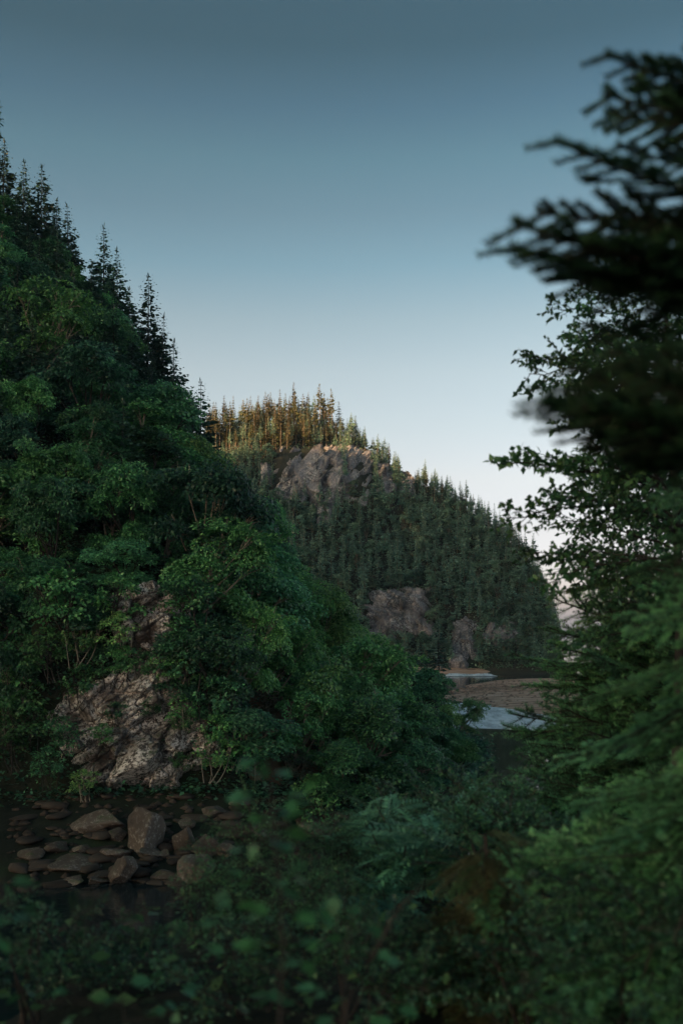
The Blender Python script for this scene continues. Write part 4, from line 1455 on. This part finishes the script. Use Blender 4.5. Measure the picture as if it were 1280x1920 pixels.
def fir_from_boughs(label, x, y, ztop, boughs, reach, nlev, seed, per=7, alt=None, zlow=None, arc=(0, 6.283), group=None, pitch=0.18, tr_=0.05):
    """conical fir: boughs in whorls; reach(z) gives the bough length at height z"""
    r = np.random.default_rng(seed)
    zb = float(bank_z(x, y))
    t = thing('fir_tree', label, 'fir', (x, y, zb), 0, group)
    mb = MB()
    mb.tube(np.array([[0, 0, -0.4], [0.03, 0, (ztop - zb) * 0.5], [0, 0, ztop - zb]]), [tr_, tr_ * 0.7, 0.01], 8)
    link('trunk', mb.mesh('trunk', M['bark_dark'], True), t)
    z0 = zlow if zlow is not None else zb + 0.3
    for i in range(nlev):
        z = z0 + (ztop - z0) * (i + 0.5 * r.random()) / nlev
        l = reach(z)
        a0 = r.random() * 6.28
        for j in range(per):
            az = arc[0] + (arc[1] - arc[0]) * ((j + r.random() * 0.8) / per + (a0 if arc[1] - arc[0] > 6 else 0))
            ll = l * r.uniform(0.72, 1.12)
            ms = boughs[int(r.integers(len(boughs)))] if alt is None or r.random() > alt[1] else alt[0][int(r.integers(len(alt[0])))]
            bough_part(t, ms, (0, 0, z - zb + r.normal(0, 0.05)), az, pitch + r.normal(0, 0.18), r.normal(0, 0.45), ll / 0.9)
    return t


fir_from_boughs('large soft green fir with drooping blurred sprays filling the near side', 1.95, 4.3, 13.2, B_GREEN,
                lambda z: P_(z, (8.6, 1.55), (10.2, 1.40), (11.0, 1.25), (11.7, 1.12), (12.2, 0.85), (13.2, 0.25)), 15, 31, 7, None, 9.2, (1.9, 5.2), None, -0.22)
# 3. a crisper fir behind it, its tiers pointing out over the river
fir_from_boughs('dark layered fir in front of the gravel bar, tips over the river', 4.25, 11.5, 12.9, [bough_mesh(0.9, 560 + k, 0.16, 0.40, 'fir_mid', 0.010, 0.022, 0.005, 0.034, fresh='fir_green') for k in range(3)],
                lambda z: P_(z, (6.5, 2.4), (9.0, 2.35), (11.4, 2.15), (12.0, 1.7), (12.6, 0.9), (12.9, 0.3)), 20, 32, 10, None, 7.6, (1.9, 4.6))
# 4. brown tinged fir under it
fir_from_boughs('low brown tinged fir among the green foliage at the bank', 0.72, 5.0, 11.0, B_BROWN,
                lambda z: P_(z, (9.5, 0.80), (10.5, 0.62), (11.0, 0.25)), 12, 33, 9, (B_GREEN, 0.25), 9.7, (0, 6.283), None, -0.3, 0.014)
fir_from_boughs('dark young fir in the deep shade of the near bank', 1.35, 5.0, 10.4, [B_DARK[0], B_GREEN[1]],
                lambda z: P_(z, (8, 1.3), (10.2, 0.6)), 8, 34, 7, None, 8.6, (1.6, 4.8), None, 0.1, 0.02)


# 5. birch behind the boughs: fine leaves against the bright sky
def leafy_branch(leafm, L, seed, leaf, nside=12, nl=7, hang=0.4, spread=0.5):
    r = np.random.default_rng(seed)
    wood, lf = MB(), MB()
    s = np.linspace(0, 1, 10)
    ax = np.stack([L * s, np.cumsum(r.normal(0, 0.02, 10)) * L, -0.12 * L * s ** 2 + np.cumsum(r.normal(0, 0.01, 10)) * L], 1)
    wood.tube(ax, np.linspace(0.010, 0.003, 10) * L ** 0.5, 5)
    C, D, N = [], [], []
    for i in range(nside):
        q = 0.12 + 0.88 * (i + r.random()) / nside
        p = np.array([np.interp(q, s, ax[:, k]) for k in range(3)])
        l = spread * L * (1 - 0.7 * q) * r.uniform(0.5, 1.2)
        an = r.uniform(0.4, 1.1) * (1 if i % 2 else -1)
        d = np.array((math.cos(an), math.sin(an), r.normal(-0.05, 0.35)))
        tw = p + d * l * np.linspace(0, 1, 5)[:, None] + np.array((0, 0, -0.12)) * l * np.linspace(0, 1, 5)[:, None] ** 2
        wood.tube(tw, np.linspace(0.003, 0.0015, 5), 4)
        for j in range(nl):
            u = 0.15 + 0.85 * (j + r.random()) / nl
            C.append(p + d * l * u + np.array((0, 0, -0.12 * l * u * u)))
            D.append(d * 0.5 + r.normal(0, 0.6, 3) + np.array((0, 0, -hang)))
            N.append(r.normal(0, 0.55, 3) + np.array((0, 0, 0.8)))
    C = np.array(C)
    Ls = leaf * r.uniform(0.7, 1.25, len(C))
    lf.leaves(C, np.array(D), np.array(N), Ls, Ls * 0.62, 0.12, 0.42)
    return wood.mesh('stem', M['bark_dark']), lf.mesh('leaves', M[leafm])


def branch_part(parent, ms, loc, yaw, pitch, roll, sc_):
    b = link('branch', ms[0], parent, loc, None, sc_)
    b.rotation_euler = (Matrix.Rotation(yaw, 3, 'Z') @ Matrix.Rotation(-pitch, 3, 'Y') @ Matrix.Rotation(roll, 3, 'X')).to_euler()
    link('leaves', ms[1], b)


LB = [leafy_branch('leaf_birch', 1.0, 600 + k, 0.047, 22, 12, 0.3) for k in range(5)]
bx, by = W(1265, 900, 9.5)[:2]
bz = float(bank_z(bx, by))
birch = thing('birch_tree', 'slender birch with small leaves against the bright low sky', 'birch', (bx, by, bz))
mb = MB()
zt = W(1240, 430, 9.5)[2]
mb.tube(np.array([[0, 0, -0.3], [0.05, 0, (zt - bz) * 0.4], [-0.03, 0, (zt - bz) * 0.7], [-0.12, 0, zt - bz]]), [0.075, 0.05, 0.035, 0.01], 8)
link('trunk', mb.mesh('trunk', M['bark_dark'], True), birch)
r5 = np.random.default_rng(9)
for k in range(92):
    h = (k + r5.random()) / 92
    z = EYE + (HZ - (1120 - 640 * h)) / F * 9.5
    yaw = math.pi + r5.normal(0, 0.95)
    if 1120 - 640 * h > 880 and k % 2:
        continue
    reach = P_(1120 - 640 * h, (480, 0.75), (560, 1.15), (650, 1.6), (740, 1.1), (800, 1.2), (850, 1.85), (940, 1.8), (1040, 1.5), (1120, 1.2))
    branch_part(birch, LB[k % 5], (-0.03, 0, z - bz - 0.2 * reach), yaw, 0.22 + r5.normal(0, 0.18), r5.normal(0, 0.6), reach * r5.uniform(0.6, 1.05))

bx, by = W(1345, 900, 11.5)[:2]
bz = float(bank_z(bx, by))
birch = thing('birch_tree', 'second birch, fuller, standing behind the slender one', 'birch', (bx, by, bz))
mb = MB()
zt = W(1340, 560, 11.5)[2]
mb.tube(np.array([[0, 0, -0.3], [0.05, 0, (zt - bz) * 0.4], [0.03, 0, (zt - bz) * 0.7], [0.1, 0, zt - bz]]), [0.075, 0.05, 0.035, 0.01], 8)
link('trunk', mb.mesh('trunk', M['bark_dark'], True), birch)
for k in range(56):
    h = (k + r5.random()) / 56
    py_ = 1180 - 560 * h
    reach = P_(py_, (620, 0.9), (760, 1.3), (900, 1.7), (1180, 1.7))
    branch_part(birch, LB[k % 5], (0.02, 0, EYE + (HZ - py_) / F * 11.5 - bz - 0.2 * reach), math.pi + r5.normal(0, 0.8), 0.2 + r5.normal(0, 0.18), r5.normal(0, 0.6), reach * r5.uniform(0.6, 1.05))

# 6. rowan with feathered leaves in the middle
def frond(seed, n=8, L=0.29, leaflet=0.075):
    r = np.random.default_rng(seed)
    s = np.linspace(0, 1, 8)
    ax = np.stack([L * s, 0 * s, 0.10 * L * s - 0.38 * L * s ** 2], 1)
    mb = MB()
    mb.tube(ax, np.linspace(0.0016, 0.0008, 8), 4)
    C, D, N, Ls = [], [], [], []
    for i in range(n):
        q = 0.22 + 0.72 * i / (n - 1)
        p = np.array([np.interp(q, s, ax[:, k]) for k in range(3)])
        for sg in (-1, 1):
            C.append(p)
            D.append(np.array((0.62, sg * 1.0, -0.22 + r.normal(0, 0.06))))
            N.append(np.array((0.1, -sg * 0.1, 1.0)) + r.normal(0, 0.1, 3))
            Ls.append(leaflet * (1.0 - 0.5 * abs(q - 0.5)))
    C.append(ax[-1]); D.append(np.array((1, 0, -0.6))); N.append(np.array((0.4, 0, 1.0))); Ls.append(leaflet * 0.8)
    Ls = np.array(Ls)
    mb.leaves(np.array(C), np.array(D), np.array(N), Ls, Ls * 0.27, 0.10, 0.45)
    return mb.mesh('frond', M['rowan'])


FR = [frond(700 + k, 8 + k % 2) for k in range(4)]


def rowan(label, px, py, Y, w, h, nf, seed):
    """rowan whose crown spans w x h pixels round (px, py)"""
    r = np.random.default_rng(seed)
    c = W(px, py, Y)
    zb = float(bank_z(c[0], c[1]))
    t = thing('rowan_sapling', label, 'rowan', (c[0], c[1], zb), 0, 'rowans on the near bank')
    s = Y / F
    mb = MB()
    ends = []
    for k in range(9):
        e = np.array((w * s * 0.36 * r.uniform(-1, 1), r.uniform(-0.6, 0.6), c[2] - zb + h * s * 0.4 * r.uniform(-1, 1)))
        q = np.linspace(0, 1, 7)[:, None]
        st = np.array((r.normal(0, 0.1), r.normal(0, 0.1), -0.2))
        pts = st * (1 - q) + e * q + np.array((0, 0, 0.25)) * q * (1 - q)
        mb.tube(pts, np.linspace(0.016, 0.004, 7), 5)
        ends.append((pts, e))
    link('stem', mb.mesh('stem', M['bark_dark']), t)
    for k in range(nf):
        pts, e = ends[k % len(ends)]
        u = r.uniform(0.62, 1.0)
        p = pts[0] * (1 - u) + e * u + np.array((0, 0, 0.25)) * u * (1 - u) + r.normal(0, 0.04, 3)
        f_ = link('frond', FR[k % 4], t, p, None, r.uniform(0.9, 1.45))
        f_.rotation_euler = (r.normal(0, 0.4), r.normal(-0.15, 0.35), r.uniform(0, 6.28))
    return t


rowan('feathery leaved rowan arching over the dark shore', 760, 1550, 7.8, 200, 170, 150, 1)
rowan('bluish feathery rowan between the arching rowan and brown fir', 870, 1550, 8.6, 190, 130, 120, 2)
rowan('low feathery rowan in the shade under the arching one', 700, 1680, 7.4, 170, 140, 70, 3)
rowan('feathery rowan at the brink above the glint of water', 895, 1530, 9.6, 150, 70, 70, 4)


# 7. shrubs of the bank
SB = {}
for nm, mat, leaf in (('small', 'leaf_near', 0.036), ('mid', 'leaf_near', 0.055), ('dark', 'leaf_dark', 0.05)):  # dark leaves put the shade of the lowest bank into the colour
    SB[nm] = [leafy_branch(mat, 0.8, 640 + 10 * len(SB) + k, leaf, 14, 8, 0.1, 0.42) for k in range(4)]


def shrub(label, px, py, Y, w, h, nb, kind_, seed, group='shrubs on the near bank'):
    r = np.random.default_rng(seed)
    c = W(px, py, Y)
    zb = float(bank_z(c[0], c[1]))
    t = thing('shrub', label, 'shrub', (c[0], c[1], zb), 0, group)
    s = Y / F
    hw, hh = w * s / 2, h * s / 2
    cz_ = c[2] - zb
    st = MB()
    for k in range(5):
        e = np.array((r.normal(0, 0.4) * hw, r.normal(0, 0.2), cz_ + hh * 0.4))
        q = np.linspace(0, 1, 6)[:, None]
        st.tube(np.array((r.normal(0, 0.08), r.normal(0, 0.08), -0.2)) * (1 - q) + e * q, np.linspace(0.014, 0.004, 6), 5)
    link('stems', st.mesh('stems', M['bark_dark']), t)
    nb = int(nb * 2.2)
    lo = max(0.1, min(cz_ - hh, 0.5))
    for k in range(nb):
        u = r.random() ** 0.6
        wd = hw * math.sqrt(max(0.05, 1 - (max(0, u - 0.55) / 0.5) ** 2))
        p = np.array((r.uniform(-0.85, 0.85) * wd, r.normal(0, 0.5) * min(hw, 0.8), lo + u * (cz_ + 0.75 * hh - lo)))
        L = min(0.6, 0.75 * min(hw, hh) + 0.15) * r.uniform(0.6, 1.1)
        branch_part(t, SB[kind_][k % 4], p, r.uniform(0, 6.28), r.normal(0.4, 0.35), r.normal(0, 0.5), L / 0.8)
    return t


shrub('crisp small leaved shrub at the edge of the brown rubble', 480, 1620, 7.2, 190, 170, 34, 'small', 1)
shrub('small leaved shrub in front of the reddish shore rock', 620, 1600, 8.0, 190, 110, 34, 'small', 2)
shrub('small leaved shrub spreading below the crisp one', 560, 1730, 6.4, 260, 170, 34, 'small', 3)
shrub('sparse shrub leaning towards the dark water', 400, 1720, 6.6, 160, 130, 18, 'small', 4)
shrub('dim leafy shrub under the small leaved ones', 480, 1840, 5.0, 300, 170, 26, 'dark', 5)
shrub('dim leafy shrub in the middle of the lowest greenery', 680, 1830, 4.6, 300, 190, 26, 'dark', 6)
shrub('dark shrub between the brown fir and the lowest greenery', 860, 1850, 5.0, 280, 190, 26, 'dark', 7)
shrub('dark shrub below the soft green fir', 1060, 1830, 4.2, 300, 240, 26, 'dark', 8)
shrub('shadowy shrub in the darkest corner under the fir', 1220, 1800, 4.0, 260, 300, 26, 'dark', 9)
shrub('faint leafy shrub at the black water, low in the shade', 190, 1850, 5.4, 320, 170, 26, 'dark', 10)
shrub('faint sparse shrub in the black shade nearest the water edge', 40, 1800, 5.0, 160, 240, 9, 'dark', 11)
shrub('leafy shrub on the brink under the layered fir', 1075, 1490, 13.0, 170, 170, 60, 'mid', 12)
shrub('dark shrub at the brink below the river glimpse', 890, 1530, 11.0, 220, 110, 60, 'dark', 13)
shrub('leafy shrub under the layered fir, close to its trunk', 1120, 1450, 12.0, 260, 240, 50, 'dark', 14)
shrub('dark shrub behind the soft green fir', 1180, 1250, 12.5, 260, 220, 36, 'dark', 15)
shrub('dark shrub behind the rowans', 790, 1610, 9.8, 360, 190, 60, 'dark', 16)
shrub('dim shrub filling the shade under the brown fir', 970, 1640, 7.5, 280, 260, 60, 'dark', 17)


# 8. the blurred sapling right in front of the lens: every leaf a part
def leaf_mesh(L, Wd):
    mb = MB()
    s = np.linspace(0, 1, 7)
    wdt = Wd / 2 * np.sin(np.pi * s ** 0.75) ** 1.25
    P = np.stack([np.stack([L * s, -wdt, 0.18 * wdt - 0.10 * L * s ** 2], 1), np.stack([L * s, 0 * s, -0.10 * L * s ** 2], 1), np.stack([L * s, wdt, 0.18 * wdt - 0.10 * L * s ** 2], 1)], 1)
    mb.grid(P)
    return mb.mesh('leaf', M['leaf_sapling'])


LEAF = [leaf_mesh(0.055, 0.036), leaf_mesh(0.048, 0.034), leaf_mesh(0.062, 0.038)]


def sapling(label, Y, stem_px, leaves, seed, group='saplings close to the camera'):
    r = np.random.default_rng(seed)
    P = np.array([W(x, y, Y + dy) for x, y, dy in stem_px])
    base = P[0].copy()
    base[2] = float(bank_z(base[0], base[1]))
    t = thing('sapling', label, 'sapling', base, 0, group)
    mb = MB()
    s = np.linspace(0, 1, 24)
    pts = np.stack([np.interp(s, np.linspace(0, 1, len(P)), P[:, k]) for k in range(3)], 1)
    pts = np.concatenate([(base + np.array((0, 0, -0.2)))[None], pts])
    mb.tube(pts - base, np.linspace(0.0045, 0.0015, len(pts)), 6)
    link('stem', mb.mesh('stem', M['bark_dark']), t)
    for x, y in leaves:
        p = W(x, y, Y + r.normal(0, 0.10))
        i = int(np.argmin(np.linalg.norm(pts[1:] - p, axis=1))) + 1
        tw = MB()
        a = pts[i] - base
        b = p - base
        w = np.linspace(0, 1, 4)[:, None]
        tw.tube(a * (1 - w) + b * w, np.linspace(0.002, 0.001, 4), 4)
        link('twig', tw.mesh('twig', M['bark_dark']), t)
        dx = 1 if x > (np.interp(y, [q[1] for q in stem_px][::-1], [q[0] for q in stem_px][::-1])) else -1
        for _ in range(2):
            o = link('leaf', LEAF[int(r.integers(3))], t, b + r.normal(0, 0.012, 3), None, r.uniform(0.8, 1.15))
            o.rotation_euler = (r.normal(0, 0.5), r.normal(0.1, 0.4), (0 if dx > 0 else math.pi) + r.normal(0, 0.9))
    return t


sapling('blurred upright sapling with bright tip leaves, crossing the dark shore', 2.3,
        [(520, 2050, 0), (525, 1900, 0), (530, 1760, 0), (522, 1640, 0), (512, 1540, 0), (505, 1430, 0)],
        [(480, 1432), (510, 1428), (520, 1440), (470, 1500), (455, 1504), (585, 1465), (560, 1490), (540, 1545), (548, 1552), (500, 1480), (495, 1540), (470, 1590), (520, 1600), (450, 1640), (540, 1660),
         (430, 1690), (500, 1700), (560, 1720), (390, 1740), (340, 1740), (480, 1770), (580, 1760), (530, 1500), (515, 1530), (480, 1660), (560, 1640), (600, 1700), (420, 1790), (620, 1820)], 1)
sapling('blurred low leafy sprig at the bottom of the greenery', 2.6,
        [(640, 2050, 0), (640, 1900, 0), (650, 1780, 0), (660, 1700, 0)],
        [(600, 1720), (690, 1740), (640, 1760), (560, 1800), (720, 1790), (600, 1850), (680, 1860), (740, 1880), (540, 1880), (620, 1900), (700, 1910), (480, 1890), (660, 1720), (630, 1690)], 2)
sapling('blurred sprig with a single pale leaf over the black water', 2.3,
        [(-60, 1950, 0), (-30, 1800, 0), (-5, 1700, 0), (5, 1640, 0)],
        [(8, 1662), (14, 1655), (38, 1690), (-20, 1700), (20, 1710), (60, 1880), (-10, 1760)], 3)
sapling('blurred dim sprig along the bottom edge over black shade', 2.9,
        [(250, 2050, 0), (240, 1960, 0), (230, 1880, 0)],
        [(180, 1880), (220, 1860), (260, 1890), (300, 1880), (330, 1900), (150, 1900), (240, 1840), (120, 1870), (60, 1875), (350, 1860)], 4)
# the bare blurred twig
mb = MB()
p0, p1, p2, p3 = W(650, 1880, 2.6), W(700, 1790, 2.6), W(745, 1705, 2.55), W(800, 1650, 2.5)
pb = np.array((p0[0] - 0.05, p0[1], float(bank_z(p0[0], p0[1]))))
mb.tube(np.array([pb - pb + (0, 0, -0.2), p0 - pb, p1 - pb, p2 - pb, p3 - pb]), [0.008, 0.007, 0.006, 0.005, 0.002], 7)
tag(link('dead_stick', mb.mesh('dead_stick', M['bark_dark'], True), None, pb), 'bare brown stick slanting up through the lowest greenery', 'stick')

# ground cover of the bank
n = 26000
x = rng.uniform(-14, 14, n)
y = rng.uniform(1.0, 30, n)
z = bank_z(x, y)
k = z > -0.2
P = np.stack([x, y, z + np.abs(rng.normal(0, 0.18, n))], 1)[k]
mb = MB()
nn = len(P)
Ls = rng.uniform(0.05, 0.12, nn)
mb.leaves(P, rng.normal(0, 1, (nn, 3)) * np.array((1, 1, 0.4)), np.array((0, 0, 1.0)) + rng.normal(0, 0.45, (nn, 3)), Ls, Ls * 0.6)
kind(link('ground_cover', mb.mesh('ground_cover', M['leaf_birch'])), 'stuff', 'low dark leafy cover on the near bank')

# ------------------------------------------------------------------ the air of the valley
m, t, out = newmat('haze')
pv = t.nodes.new('ShaderNodeVolumePrincipled')
pv.inputs['Color'].default_value = (0.50, 0.80, 1.0, 1)
pv.inputs['Density'].default_value = 0.00010
pv.inputs['Anisotropy'].default_value = 0.0
t.links.new(pv.outputs[0], out.inputs['Volume'])
mb = MB()
x0, x1, y0, y1, z0, z1 = -2650, 2650, -2650, 2650, -2.6, 400
c8 = np.array([[x, y, z] for z in (z0, z1) for y in (y0, y1) for x in (x0, x1)], float)
mb.add(c8, np.array([[0, 2, 1], [1, 2, 3], [4, 5, 6], [5, 7, 6], [0, 1, 4], [1, 5, 4], [2, 6, 3], [3, 6, 7], [0, 4, 2], [2, 4, 6], [1, 3, 5], [3, 7, 5]]))
kind(link('haze', mb.mesh('haze', m)), 'stuff', 'thin evening haze filling the valley')
